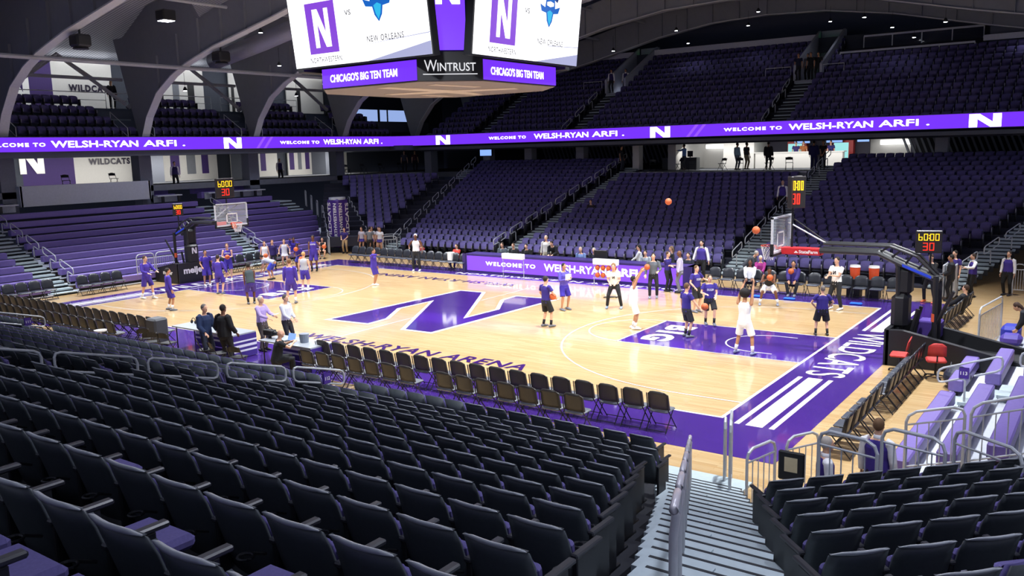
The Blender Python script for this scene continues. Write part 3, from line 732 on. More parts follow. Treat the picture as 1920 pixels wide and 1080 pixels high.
# emblem: crossed pale bars on the underside
for pl in ([(-.4, -3), (.2, -3), (.5, .2), (2.6, 1.2), (2.4, 1.8), (.3, 1.2), (-.2, 3), (-.7, 3), (-.5, 1), (-2.6, .2), (-2.5, -.4), (-.4, -.1)], [(1.6, -2.6), (2.0, -2.6), (2.3, -.4), (1.9, -.3)], [(-2.2, 1.3), (-1.8, 1.3), (-1.6, 2.8), (-2.0, 2.8)]):
    b.prism(pl, 2, ez-.01, ez+.004, PALE2)
b.build('underside', None, sb)
for ang in (0, 90, 180, 270):
    R_ = Matrix.Rotation(math.radians(ang), 4, 'Z')
    def P(x, y, z): q = R_ @ V((x, y, z)); return (q.x, q.y, q.z)
    rt = R_ @ V((1, 0, 0)); up = V((0, 0, 1)); nn = R_ @ V((0, -1, 0))
    W2 = A-CH
    b = MB(); b.add([P(-W2, -A-.015, S0+.02), P(W2, -A-.015, S0+.02), P(W2, -A-.015, S1), P(-W2, -A-.015, S1)], [(0, 1, 2, 3)], LEDP)
    b.build('lower_strip', None, sb)
    b = MB()
    b.text("CHICAGO'S BIG TEN TEAM", P(-W2+.42, -A-.03, S0+.2), rt, up, .27, 3.2, LEDW, .02); b.build('strip_lettering', None, sb)
    # video screen leaning outward towards its top
    wz, z0, z1, d0, d1 = 3.2, 9.18, 12.9, 4.08, 4.5
    b = MB(); zt = (z1-z0); upv = (nn*(d1-d0)+V((0, 0, zt))).normalized(); hh = math.hypot(d1-d0, zt)
    o0 = R_ @ V((-wz, -d0, z0))
    def SQ(mb, u0, u1, v0, v1, m, d):
        q = [o0+rt*u+upv*v+rt.cross(upv)*d for u, v in ((u0, v0), (u1, v0), (u1, v1), (u0, v1))]; mb.add(q, [(0, 1, 2, 3)], m)
    for d, m_ in ((-.3, BLK),):
        q = [o0+rt*u+upv*v+rt.cross(upv)*dd for dd in (-.3, -.0) for u, v in ((-.05, -.05), (2*wz+.05, -.05), (2*wz+.05, hh), (-.05, hh))]
        b.add(q, [(0, 3, 2, 1), (0, 1, 5, 4), (1, 2, 6, 5), (2, 3, 7, 6), (3, 0, 4, 7), (4, 5, 6, 7)], BLK)
    b.build('screen_case', None, sb)
    b = MB(); SQ(b, 0, 2*wz, 0, hh, SCRW, .02); scr = b.build('video_screen', None, sb)
    b = MB()
    b.add([o0+rt*u+upv*v+rt.cross(upv)*.026 for u, v in ((3.6, .0), (6.4, .0), (6.4, .42))], [(0, 1, 2)], SCRL)
    b.add([o0+rt*u+upv*v+rt.cross(upv)*.026 for u, v in ((3.2, .52), (6.4, .66), (6.4, .69), (3.2, .53))], [(0, 1, 2, 3)], SCRL)
    SQ(b, .85, 2.3, .42, 2.12, SCRP, .03)
    n_ = rt.cross(upv); nlogo(b, o0+rt*1.19+upv*.62+n_*.036, rt, upv, .78, 1.28, SCRW)
    b.text('NORTHWESTERN', o0+rt*.82+upv*.12+n_*.03, rt, upv, .18, 1.55, SCRG, .012, spacing=1.2)
    b.text('NEW ORLEANS', o0+rt*3.65+upv*.6+n_*.03, rt, upv, .2, 1.65, SCRG, .012, spacing=1.2)
    b.text('VS', o0+rt*2.75+upv*1.55+n_*.03, rt, upv, .17, .3, SCRG, .015)
    # bearded emblem: hat, face, beard
    e0 = o0+rt*4.3+upv*1.5
    def EP(pts, m, d): b.add([e0+rt*x*1.08+upv*y*.75+n_*d for x, y in pts], [tuple(range(len(pts)))], m)
    EP([(-.42, .78), (-.5, 1.0), (-.34, 1.32), (-.12, 1.42), (0, 1.6), (.12, 1.42), (.34, 1.32), (.5, 1.0), (.42, .78), (.2, .92), (0, .96), (-.2, .92)], SCRD, .03)
    EP([(-.36, .88), (-.4, 1.02), (-.28, 1.25), (0, 1.48), (.28, 1.25), (.4, 1.02), (.36, .88), (.18, 1.0), (0, 1.04), (-.18, 1.0)], SCRB, .034)
    EP([(-.07, 1.05), (-.12, 1.2), (0, 1.36), (.12, 1.2), (.07, 1.05)], SCRW, .038)
    EP([(-.26, .9), (-.3, .5), (-.6, .62), (-.5, .3), (-.22, .25), (-.16, -.1), (0, -.4), (.16, -.1), (.22, .25), (.5, .3), (.6, .62), (.3, .5), (.26, .9), (0, .95)], SCRB, .032)
    EP([(-.2, .74), (-.2, .6), (0, .54), (.2, .6), (.2, .74), (0, .8)], SCRW, .036)
    EP([(-.16, .3), (-.1, -.05), (0, -.3), (.1, -.05), (.16, .3), (0, .4)], SCRC, .036)
    b.build('screen_picture', None, sb)
    # corner panel
    R2 = R_ @ Matrix.Rotation(math.radians(45), 4, 'Z'); rt2 = R2 @ V((1, 0, 0)); n2 = R2 @ V((0, -1, 0)); dc = (2*A-CH)/math.sqrt(2)
    b = MB(); cw = CH*math.sqrt(2)/2
    q0 = n2*(dc+.01); b.add([q0+rt2*x+V((0, 0, z)) for x, z in ((-cw, S0), (cw, S0), (cw, S1+.2), (-cw, S1+.2))], [(0, 1, 2, 3)], BLK)
    b.build('corner_panel', None, sb)
    b = MB(); o2 = n2*(dc+.03)+V((0, 0, S0+.3)); WT = mat('sponsor_white', 'e9e9ee', emit=1.0)
    b.text('W', o2-rt2*.85, rt2, up, .36, .42, WT, .0); b.text('INTRUST', o2-rt2*.42, rt2, up, .27, 1.27, WT, .01)
    b.add([o2-rt2*.9-V((0, 0, .11)), o2+rt2*.9-V((0, 0, .11)), o2+rt2*.9-V((0, 0, .08)), o2-rt2*.9-V((0, 0, .08))], [(0, 1, 2, 3)], WT)
    b.build('sponsor_lettering', None, sb)
    b = MB(); q1 = n2*(dc-.05); b.add([q1+rt2*x+V((0, 0, z)) for x, z in ((-.56, 9.4), (.56, 9.4), (.56, 12.9), (-.56, 12.9))], [(0, 1, 2, 3)], mat('led_purple_bright', '6a35ea', emit=1.6))
    nlogo(b, q1+n2*.01-rt2*.4+V((0, 0, 10.85)), rt2, V((0, 0, 1)), .8, .95, LEDW); b.build('corner_screen', None, sb)
b = MB()
for x, y in ((-2, -2), (2, -2), (-2, 2), (2, 2)): b.tube([(x, y, 13.0), (x, y, 16.7)], .04, 6)
b.build('suspension_cable', BLK, sb)
# ------------------------------------------------------------------ digits (seven-segment)
SEG = {'0': 'abcdef', '3': 'abcdg', '6': 'acdefg', 'b': 'cdefg'}
def digit(mb, ch, o, rt, up, w, h, m):
    t = h*.10; n_ = V(rt).cross(V(up))
    S = {'a': (0, h-t, w, t), 'b': (w-t, h/2, t, h/2), 'c': (w-t, 0, t, h/2), 'd': (0, 0, w, t), 'e': (0, 0, t, h/2), 'f': (0, h/2, t, h/2), 'g': (0, h/2-t/2, w, t)}
    for c_ in SEG[ch]:
        x, y, a, c2 = S[c_]; mb.add([V(o)+V(rt)*u+V(up)*v for u, v in ((x, y), (x+a, y), (x+a, y+c2), (x, y+c2))], [(0, 1, 2, 3)], m)
def clock_unit(parent, P0, ang, w=.95, h=.95):
    # ang: facing direction angle; P0 centre bottom in parent coords
    n_ = V((math.cos(ang), math.sin(ang), 0)); rt = V((-n_.y, n_.x, 0)); up = V((0, 0, 1)); P0 = V(P0)
    T = Matrix.Translation(P0) @ Matrix.Rotation(ang, 4, 'Z')
    b = MB(); b.bbox(-.12, .0, -w/2, w/2, 0, h, .02, mat('clock_case', '2a2626', .4), T=T); cse = b.build('shot_clock', None, parent, label='shot clock reading 60:00 over 30')
    b = MB(); o = P0+n_*.006-rt*(w*.40)+up*(h*.56)
    for i, ch in enumerate('b000'): digit(b, ch, o+rt*(w*(.0+.2*i+(.03 if i > 1 else 0))), rt, up, w*.15, h*.3, YELL)
    for vz in (.08, .2): b.add([o+rt*(w*.385)+up*(h*vz)+rt*a+up*c_ for a, c_ in ((0, 0), (.02, 0), (.02, .03), (0, .03))], [(0, 1, 2, 3)], YELL)
    o = P0+n_*.006-rt*(w*.22)+up*(h*.12)
    for i, ch in enumerate('30'): digit(b, ch, o+rt*(w*.24*i), rt, up, w*.18, h*.34, REDL)
    b.build('clock_digit', None, cse)
# ------------------------------------------------------------------ HOOPS
def hoop(s, label):
    # s=+1 right end (board faces -x), s=-1 left end
    t = thing('basketball_hoop', label, 'basketball hoop', (0, 0, 0)); X = lambda x: s*x
    b = MB()
    b.prism([(X(16.35), 0), (X(16.35), .98), (X(16.75), 1.0), (X(19.6), .42), (X(19.6), 0)], 1, -.95, -.75, BLK); b.prism([(X(16.35), 0), (X(16.35), .98), (X(16.75), 1.0), (X(19.6), .42), (X(19.6), 0)], 1, .75, .95, BLK)
    xa, xb = sorted((X(16.3), X(16.42))); b.box(xa, xb, -.95, .95, 0, 1.0, BLK); xa, xb = sorted((X(16.4), X(19.6))); b.box(xa, xb, -.8, .8, .05, .3, BLK)
    b.build('base', None, t)
    b = MB()
    b.text('meijer', (X(16.26), -.7 if s < 0 else .7, .36), (0, 1 if s < 0 else -1, 0), (0, 0, 1), .42, 1.25, WHITEP, .04)
    b.text('meijer', (X(17.6) if s < 0 else 16.8, -.97, .36), (1, 0, 0), (0, 0, 1), .26, .8, WHITEP, .03) if s < 0 else None
    b.build('base_lettering', None, t)
    b = MB(); b.bbox(*sorted((X(16.3), X(16.75))), -.32, .32, .9, 1.9, .12, BLK); b.bbox(*sorted((X(16.42), X(16.8))), -.25, .25, 1.85, 2.62, .1, BLK); b.build('mast_pad', mat('mast_pad_shiny', '1c1d22', .25), t, smooth=False)
    if s < 0:
        b = MB(); nlogo(b, (-16.28, -.14, 1.42), (0, 1, 0), (0, 0, 1), .28, .3, WHITEP); b.build('pad_letter', None, t)
    b = MB()
    for y in (-.3, .3):
        b.tube([(X(17.45), y, .3), (X(17.42), y, 2.45)], .07, 8, BLACKF); b.tube([(X(16.75), y*.8, .4), (X(17.0), y*.8, 1.5)], .05, 8, BLACKF)
    b.build('mast', None, t)
    b = MB(); b.tube([(X(17.1), -.12, .3), (X(17.9), -.5, 2.1)], .045, 8, BLACKF); b.tube([(X(17.42), -.3, 1.2), (X(17.42), -.3, 1.42)], .075, 8, mat('orange_mark', 'e0603a', .5)); b.build('strut', None, t)
    b = MB()
    for y in (-.2, .2):
        b.tube([(X(14.3), y, 3.0), (X(15.9), y, 3.0), (X(16.5), y, 2.72), (X(17.5), y, 2.32)], .085, 8, BLACKF)
        b.tube([(X(14.4), y, 3.2), (X(16.2), y, 3.2), (X(16.9), y, 2.95), (X(17.4), y, 2.45)], .04, 8, BLACKF)
        b.tube([(X(16.4), y, 2.72), (X(16.45), y, 2.6), (X(16.5), y, .8)], .07, 8, BLACKF)
    for x0, z0, x1, z1 in ((15.9, 3.0, 16.2, 3.2), (16.2, 2.85, 16.5, 3.1), (16.6, 2.7, 16.8, 3.0), (16.9, 2.55, 17.1, 2.8)): b.tube([(X(x0), -.2, z0), (X(x1), -.2, z1)], .03, 6, BLACKF)
    b.tube([(X(13.3), 0, 3.78), (X(14.5), 0, 3.15)], .025, 6, STEEL); b.tube([(X(13.3), .5, 3.85), (X(14.5), .1, 3.15)], .02, 6, BLACKF)
    b.build('boom', None, t)
    b = MB()
    for ya in (-.29, .28): b.add([(X(16.55), ya, 2.66), (X(17.3), ya, 2.36), (X(17.3), ya, 2.44), (X(16.55), ya, 2.74)], [(0, 1, 2, 3)], mat('blue_lettering', '2b49d6', .4))
    b.build('boom_marking', None, t)
    if s > 0:
        b = MB(); b.bbox(13.15, 14.32, -.16, .16, 2.83, 3.04, .02, mat('red_pad', 'c5262c', .4)); b.build('sponsor_pad', None, t, label='red padded sleeve with white lettering')
        b = MB(); b.text('StateFarm', (13.68, -.165, 2.88), (1, 0, 0), (0, 0, 1), .1, .55, WHITEP, .03)
        for q in ((13.6, 2.93), (13.57, 2.9), (13.63, 2.9)): b.add([(q[0]+.03*math.cos(a), -.165, q[1]+.018*math.sin(a)) for a in [i*math.pi/5 for i in range(10)]], [tuple(range(10))], WHITEP)
        b.build('pad_lettering', None, t)
    # backboard at x=13.1
    x0, x1 = sorted((X(13.1), X(13.14)))
    b = MB(); b.box(x0+.005, x1-.005, -.88, .88, 2.95, 3.93, glass_mat('board_glass', a=.16)); b.build('backboard_glass', None, t)
    b = MB(); W_ = mat('board_frame', 'd8dbe0', .3, metal=.2)
    for ya, yb, za, zb in ((-.915, -.86, 2.9, 3.97), (.86, .915, 2.9, 3.97), (-.915, .915, 3.92, 3.97), (-.915, .915, 2.9, 2.96)): b.box(x0-.01, x1+.01, ya, yb, za, zb, W_)
    xf = X(13.085)
    for ya, yb, za, zb in ((-.31, -.26, 3.05, 3.5), (.26, .31, 3.05, 3.5), (-.31, .31, 3.45, 3.5), (-.31, .31, 3.05, 3.09)): b.box(xf-.006, xf+.006, ya, yb, za, zb, WHITEP)
    b.build('backboard_frame', None, t)
    b = MB()
    for ya, yb in ((-.93, -.86), (.86, .93)): b.bbox(x0-.03, x1+.03, ya, yb, 2.84, 3.2, .012, BLK)
    b.bbox(x0-.03, x1+.03, -.93, .93, 2.82, 2.9, .015, BLK if s > 0 else BLK)
    b.build('edge_pad', None, t)
    b = MB(); R0 = .23; cx = X(12.725)
    b.tube([(cx+R0*math.cos(a), R0*math.sin(a), 3.05) for a in [i*math.pi/12 for i in range(24)]], .011, 6, mat('rim_orange', 'd8452a', .4), closed=True)
    xa, xb = sorted((X(12.95), X(13.09))); b.bbox(xa, xb, -.1, .1, 2.96, 3.06, .01, MATS['rim_orange']); xa, xb = sorted((X(12.9), X(13.1)))
    if s < 0: b.bbox(-13.2, -13.15, -.8, -.28, 2.96, 3.12, .01, MATS['rim_orange'])
    b.build('rim', None, t)
    b = MB(); 
    for i in range(12):
        for sg in (1, -1):
            pts = []
            for j in range(6):
                a = (i+sg*j*.5)*math.pi/6; r = R0*(1-.09*j)*(1 if j < 5 else 1.02); pts.append((cx+r*math.cos(a), r*math.sin(a), 3.04-.085*j))
            b.tube(pts, .005, 4, WHITEP)
    b.build('net', None, t)
    b = MB(); b.tube([(X(13.42), 0, 3.0), (X(13.42), 0, 4.25)], .035, 6, BLACKF); b.build('clock_pole', None, t)
    clock_unit(t, (X(13.42), 0, 4.22), math.pi if s > 0 else 0, 1.0, .92); 
    if s > 0:
        clock_unit(t, (13.62, -.32, 4.22), math.radians(-72), .5, .92)
        clock_unit(t, (17.15, 0, 3.03), math.radians(-75), .66, .62)
        b = MB(); b.tube([(17.2, 0.05, 2.4), (17.2, .05, 3.05)], .03, 6, BLACKF); b.build('clock_pole', None, t)
    else:
        clock_unit(t, (-17.2, -.1, 3.28), math.radians(-20), .5, .62)
        b = MB(); b.tube([(-17.25, -.1, 2.4), (-17.25, -.1, 3.3)], .03, 6, BLACKF); b.build('clock_pole', None, t)
    return t
hoop(1, 'right basketball hoop, seen from behind, with black base and long boom'); hoop(-1, 'left basketball hoop facing us, with black padded base and shot clock above')
# ------------------------------------------------------------------ CHAIRS
def padded_chair(proto_label, dark=False, logo=True):
    # court-side padded folding chair, faces +y
    t = thing('folding_chair', proto_label, 'chair', (0, 0, 0))
    F_ = FOLD if not dark else mat('black_vinyl', '2b2e34', .3)
    b = MB(); slab(b, .50, .50, .93, -.16, -.25, .05, .05, F_, 6, 5, top_round=.09); b.build('backrest', None, t, smooth=True)
    b = MB(); b.bbox(-.23, .23, -.18, .24, .43, .49, .025, FOLDS if not dark else mat('grey_black_vinyl', '4a4e57', .3)); b.build('seat', None, t)
    for sx in (-.245, .245):
        b = MB(); b.tube([(sx, -.22, .86), (sx, -.16, .5), (sx, .24, .02)], .013, 6, BLACKF); b.build('leg', None, t)
        b = MB(); b.tube([(sx*.94, .1, .46), (sx*.94, -.28, .02)], .013, 6, BLACKF); b.build('leg', None, t)
    b = MB(); b.tube([(-.24, .22, .06), (.24, .22, .06)], .01, 5, BLACKF); b.tube([(-.23, -.26, .06), (.23, -.26, .06)], .01, 5, BLACKF); b.build('stretcher', None, t)
    return t
pc = padded_chair('x'); pcd = padded_chair('x', True)
used = {'a': False, 'b': False}
def chair(kind, x, y, rz, label, group):
    first = pc if kind == 'a' else pcd
    if not used[kind]:
        used[kind] = True; first.location = (x, y, 0); first.rotation_euler = (0, 0, rz); first['label'] = label; first['group'] = group; return first
    return dup(first, (x, y, 0), rz, label, group)
n1 = 0
for i in range(18):
    x = 13.55-.615*i
    chair('a', x, -9.12, 0, 'padded folding chair in the front floor row near the corner, %s from its right end' % ORD[i+1], 'front floor row chairs')
for i in range(15):
    x = 12.05-.605*i
    if i == 7: continue
    chair('a', x, -10.15, 0, 'padded folding chair in the second floor row, %s from its right end' % ORD[i+1], 'second floor row chairs')
for i in range(23):
    x = -4.35-.56*i; chair('a', x, -9.45, 0, 'padded folding chair in the left front floor row, %s from the scorer table' % ORD[i+1], 'left front floor row chairs')
for i in range(17):
    x = -5.5-.56*i; chair('a', x, -10.55, 0, 'padded folding chair in the left second floor row, %s from the scorer table' % ORD[i+1], 'left second floor row chairs')
for i in range(15):     # far bench left
    chair('b', -14.3+.58*i, 8.95-.02*i, math.pi, 'black bench chair left of the LED table, %s from its left end' % ORD[i+1], 'far bench chairs left')
for i in range(17):
    if 7.25+.6*i > 15.0: break
    chair('b', 7.25+.6*i, 9.15, math.pi, 'black bench chair right of the LED table, %s from its left end' % ORD[i+1], 'far bench chairs right')
for i in range(5): chair('b', 17.2, -8.75+.6*i, math.pi/2, 'black cushioned chair behind the right baseline, %s from the near end' % ORD[i+1], 'right baseline chairs')
for i in range(8): chair('b', 17.25, -5.35+.5*i, math.pi/2, 'black chair behind the right baseline near the hoop base, %s from the near side' % ORD[i+1], 'chairs beside the hoop base')
for i in range(9): chair('b', 17.0+.02*i, 2.6+.58*i, math.pi/2, 'black chair behind the right baseline past the hoop, %s from the hoop' % ORD[i+1], 'far baseline chairs')
for i in range(4): chair('b', -17.35, -5.15+.56*i, -math.pi/2, 'black chair below the left bleacher left of the hoop, %s from the left' % ORD[i+1], 'left baseline chairs')
for i in range(5): chair('b', -17.6, -8.85+.56*i, -math.pi/2, 'black chair at the far left end of the floor, %s from the left' % ORD[i+1], 'left end chairs')
for i in range(8):
    if i in (5,): continue
    chair('b', -17.3, 2.3+.62*i, -math.pi/2, 'black chair below the left bleacher right of the hoop, %s from the hoop' % ORD[i+1], 'chairs right of the left hoop')
def plain_chair(x, y, z, rz, label, group):
    t = thing('metal_folding_chair', label, 'chair', (x, y, z), rz, group)
    b = MB(); slab(b, .42, .62, .80, -.2, -.24, .025, .03, BLACKF, 3, 1, top_round=.04); b.build('backrest', None, t)
    b = MB(); b.bbox(-.2, .2, -.18, .2, .43, .46, .01, BLACKF); b.build('seat', None, t)
    b = MB()
    for sx in (-.21, .21): b.tube([(sx, -.24, .78), (sx, -.1, .45), (sx, .22, .0)], .014, 6, BLACKF); b.tube([(sx, .1, .44), (sx, -.28, .0)], .014, 6, BLACKF)
    b.build('leg', None, t); return t
for k, (x, y) in enumerate(((-5.2, 28.6), (-3.3, 28.8), (-2.4, 28.8), (-.3, 28.8), (.9, 28.8), (2.8, 28.8), (4.1, 28.8))):
    plain_chair(x, y, 4.46, math.pi+.4*(-1)**k, 'black metal folding chair on the far concourse, %s from the left' % ORD[k+1], 'concourse folding chairs')
for k, y in enumerate((1.2, 4.2, 6.4)): plain_chair(-30.2, y, 4.55, -math.pi/2+.2*(k-1), 'black metal folding chair on the left concourse under the WILDCATS wall, %s from the left' % ORD[k+1], 'left concourse chairs')
for k, y in enumerate((21.6, 23.4, 25.4, 27.6)): plain_chair(-27.6, y, 4.55, -math.pi/2, 'black folding chair on the corner platform, %s from the left' % ORD[k+1], 'corner platform chairs')
# red office chairs
for k, (x, y, rz) in enumerate(((16.85, -1.55, math.radians(95)), (17.75, -1.75, math.radians(15)))):
    t = thing('office_chair', 'red office chair beside the right hoop base, %s' % ('seen from its side' if k == 0 else 'with its backrest towards us'), 'chair', (x, y, 0), rz)
    RC = mat('red_upholstery', 'c23a36', .7); b = MB(); b.bbox(-.24, .24, -.2, .24, .44, .52, .035, RC); b.build('seat', None, t)
    b = MB(); slab(b, .44, .62, .98, -.2, -.27, .05, .03, RC, 4, 3, top_round=.08); b.build('backrest', None, t, smooth=True)
    b = MB(); b.tube([(0, 0, .08), (0, 0, .44)], .03, 8, BLACKF); b.tube([(0, -.05, .44), (0, -.26, .5), (0, -.27, .66)], .02, 6, BLACKF); b.build('column', None, t)
    b = MB()
    for i in range(5): a = i*2*math.pi/5; b.tube([(0, 0, .1), (.28*math.cos(a), .28*math.sin(a), .06)], .02, 6, BLACKF); b.ell((.28*math.cos(a), .28*math.sin(a), .03), .03, .03, .03, BLACKF, 6, 4)
    b.build('star_base', None, t)
# ------------------------------------------------------------------ TABLES
t = thing('led_table', 'long courtside table with a purple LED front reading a welcome', 'table', (0, 8.6, 0))
b = MB(); b.box(-6.1, 6.5, .12, .9, .9, .96, mat('table_purple', '332566', .5)); b.box(-6.1, -5.9, 0, .9, 0, .96, MATS['table_purple']); b.box(6.2, 6.5, 0, .9, 0, .96, MATS['table_purple']); b.box(-6.1, 6.5, .02, .12, 0, .96, MATS['table_purple']); b.build('table_frame', None, t)
b = MB(); b.box(-5.8, 6.05, -.0, .02, .12, .86, LEDV); b.build('led_front', None, t)
b = MB(); b.text('WELCOME TO', (-4.6, -.012, .42), (1, 0, 0), (0, 0, 1), .2, 3.0, LEDW, .03, spacing=1.25); b.text('WELSH-RYAN', (-1.1, -.012, .34), (1, 0, 0), (0, 0, 1), .36, 3.4, LEDW, .02); b.text('ARFI', (2.6, -.012, .34), (1, 0, 0), (0, 0, 1), .36, 1.3, LEDW, .03); b.build('lettering', None, t)
for k, (x0, x1, y0, y1) in enumerate(((-3.5, -.35, -9.75, -8.9), (.85, 3.1, -9.75, -8.9))):
    t = thing('scorer_table', 'grey topped folding table with purple and white striped drape, %s the camera man' % ('left of' if k == 0 else 'in front of'), 'table', (0, 0, 0))
    b = MB(); b.box(x0, x1, y0, y1, .72, .76, mat('table_top_grey', '9aa0a6', .4)); b.build('table_top', None, t)
    b = MB()
    for x in (x0+.1, x1-.1):
        for y in (y0+.1, y1-.1): b.tube([(x, y, 0), (x, y, .72)], .02, 6, BLACKF)
    b.build('leg', None, t)
    b = MB(); DP = mat('drape_purple', '3b2480', .7); DW = mat('drape_white', 'dcdbe6', .7)
    zs = [0.02, .2, .26, .34, .42, .5, .55, .72]
    for i in range(7):
        m_ = DP if i % 2 == 0 else DW
        b.box(x1, x1+.012, y0, y1, zs[i], zs[i+1], m_); b.box(x0, x1, y1, y1+.012, zs[i], zs[i+1], m_)
    b.build('drape', None, t)
# small things on the tables
def small(name, label, cat, fn, group=None):
    b = MB(); fn(b); return b.build(name, None, label=label, cat=cat, group=group)
small('water_bucket', 'grey bucket on the scorer table beside the camera man', 'bucket', lambda b: b.tube([(2.35, -9.3, .76), (2.35, -9.3, 1.02)], [.12, .15], 14, mat('bucket_grey', '7b8494', .4)))
small('video_camera', 'black video camera on the scorer table right of the lavender shirt man', 'camera', lambda b: (b.bbox(.75, 1.15, -9.5, -9.3, .84, 1.02, .02, BLK), b.tube([(1.15, -9.4, .93), (1.32, -9.4, .93)], .06, 10, BLK), b.tube([(.8, -9.4, 1.02), (.95, -9.4, 1.1), (1.1, -9.4, 1.02)], .012, 6, BLK), b.tube([(.95, -9.4, .76), (.95, -9.4, .85)], .05, 8, BLK)))
small('headset', 'black headset lying on the left scorer table', 'headset', lambda b: (b.tube([(-3.1+.1*math.cos(a), -9.2, .86+.1*math.sin(a)) for a in [i*math.pi/8 for i in range(9)]], .012, 6, BLK), b.ell((-3.2, -9.2, .83), .03, .05, .06, BLK), b.ell((-3.0, -9.2, .83), .03, .05, .06, BLK)))
small('laptop', 'open laptop on the scorer table in front of the seated camera man', 'laptop', lambda b: (b.box(1.7, 2.02, -9.6, -9.38, .76, .78, BLK), b.add([(1.7, -9.37, .78), (2.02, -9.37, .78), (2.02, -9.3, .98), (1.7, -9.3, .98)], [(0, 1, 2, 3)], TVB)))
small('equipment_case', 'grey rounded equipment case at the left end of the scorer table', 'case', lambda b: b.bbox(-4.6, -4.05, -10.0, -9.5, 0, .95, .06, mat('case_grey', '4b4d52', .6)))
small('stool', 'round white topped stool near the left floor chairs', 'stool', lambda b: (b.tube([(-5.2, -11.2, .68), (-5.2, -11.2, .72)], .2, 14, WHITEP), b.tube([(-5.35, -11.3, 0), (-5.2, -11.2, .68)], .012, 6, STEEL), b.tube([(-5.05, -11.3, 0), (-5.2, -11.2, .68)], .012, 6, STEEL), b.tube([(-5.2, -11.0, 0), (-5.2, -11.2, .68)], .012, 6, STEEL)))
for k, (x, y, rz) in enumerate(((-3.9, -10.4, .5), (-2.6, -10.5, .2), (.05, -10.6, -.3), (1.0, -10.6, .3), (-.7, -10.5, -.5), (-3.2, -10.7, .9))):
    plain_chair(x, y, 0, rz, 'dark folding chair scattered behind the scorer tables, %s counted in no row' % ORD[k+1] if False else ['dark folding chair behind the grey case', 'dark folding chair left of the man in the blue suit', 'dark folding chair right of the man in the black puffer jacket', 'dark folding chair nearest the seated camera man', 'dark folding chair behind the black puffer jacket', 'dark folding chair at the back near the grey case'][k], 'chairs behind scorer tables')
# ball racks in front of the LED table
for k, x in enumerate((-2.3, 2.75)):
    t = thing('ball_rack', 'wheeled ball rack in front of the LED table, %s' % ('empty one at left' if k == 0 else 'full one at right'), 'ball rack', (x, 7.75, 0))
    b = MB()
    for z in (.35, .68):
        for dy in (-.1, .1): b.tube([(-.6, dy, z), (.6, dy, z)], .012, 6, STEEL)
    for sx in (-.6, .6): b.tube([(sx, 0, .0), (sx, 0, 1.1)], .016, 6, STEEL); b.tube([(sx, -.22, .08), (sx, .22, .08)], .014, 6, STEEL)
    b.build('frame', None, t)
    b = MB(); b.bbox(-.62, .62, -.12, .12, .95, 1.22, .03, WHITEP); b.build('towel_stack', None, t)
    if k == 1:
        for z in (.48, .81):
            for i in range(4):
                small('basketball', 'orange basketball on the %s shelf of the full rack, %s from left' % ('lower' if z < .5 else 'upper', ORD[i+1]), 'basketball', lambda b, i=i, z=z: b.ell((x-.42+.28*i, 7.75, z), .119, .119, .119, BALL, 14, 9), 'rack basketballs')
def ball(x, y, z, label):
    b = MB(); b.ell((0, 0, 0), .12, .12, .12, BALL, 20, 12); SM = mat('ball_seam', '2a1712', .6)
    o = b.build('basketball', None, smooth=True, label=label, cat='basketball', loc=(x, y, z))
    b = MB()
    for T in (Matrix(), Matrix.Rotation(math.pi/2, 4, 'X'), Matrix.Rotation(math.pi/2, 4, 'Y')):
        b.tube([T @ V((.1195*math.cos(a), .1195*math.sin(a), 0)) for a in [i*math.pi/12 for i in range(24)]], .002, 4, SM, closed=True)
    b.build('seam', None, o)
ball(8.15, 2.7, 4.15, 'basketball high in the air over the far court')
ball(12.2, .35, 3.47, 'basketball in the air just above the right rim')
ball(-12.95, 0, 2.86, 'basketball dropping through the left net'); ball(-14.6, 3.0, 1.05, 'basketball bouncing in front of the left bench chairs')
small('lost_towel', 'bunched cable lying on the court near the white shirted coach', 'cable', lambda b: b.tube([(4.4+.25*math.cos(a), 5.2+.18*math.sin(a*1.3), .02) for a in [i*.5 for i in range(14)]], .02, 6, BLK))
for k, (x, y) in enumerate(((9.6, 7.9), (10.9, 7.9), (13.4, 7.95))): small('blue_towel', 'bright blue folded towel on the far purple border, %s from the left' % ORD[k+1], 'towel', lambda b: b.bbox(x-.22, x+.22, y-.1, y+.1, .01, .09, .03, mat('towel_blue', '1f63d6', .8)), 'blue towels')
small('white_towel', 'white towel draped on a far bench chair left of the LED table', 'towel', lambda b: b.bbox(-7.2, -6.9, 8.7, 9.0, .5, .95, .03, WHITEP))
for k, (x, y) in enumerate(((12.9, 9.7), (13.6, 9.75))): small('drink_cooler', 'orange drinks cooler behind the right bench, %s' % ('left one' if k == 0 else 'right one'), 'cooler', lambda b: (b.tube([(x, y, .75), (x, y, 1.2)], [.17, .2], 14, mat('cooler_orange', 'e2562e', .4)), b.tube([(x, y, 1.2), (x, y, 1.28)], [.21, .19], 14, WHITEP), b.bbox(x-.25, x+.25, y-.25, y+.25, 0, .75, .02, BLK)), 'drink coolers')
small('sports_bag', 'dark duffel bag with a small white swoosh beside the red office chair', 'bag', lambda b: (b.ell((18.35, -2.4, .27), .32, .45, .27, mat('bag_navy', '1d2236', .6), 16, 10), b.tube([(18.2, -2.7, .4), (18.2, -2.4, .62), (18.2, -2.1, .4)], .015, 6, BLK), b.text('~', (18.02, -2.3, .3), (.1, -1, 0), (0, 0, 1), .05, .2, WHITEP, .02)))
small('purple_towel', 'purple towel hanging on the right hoop base', 'towel', lambda b: b.bbox(16.9, 17.5, .3, .9, .6, 1.08, .04, mat('towel_purple', '46307f', .9)))
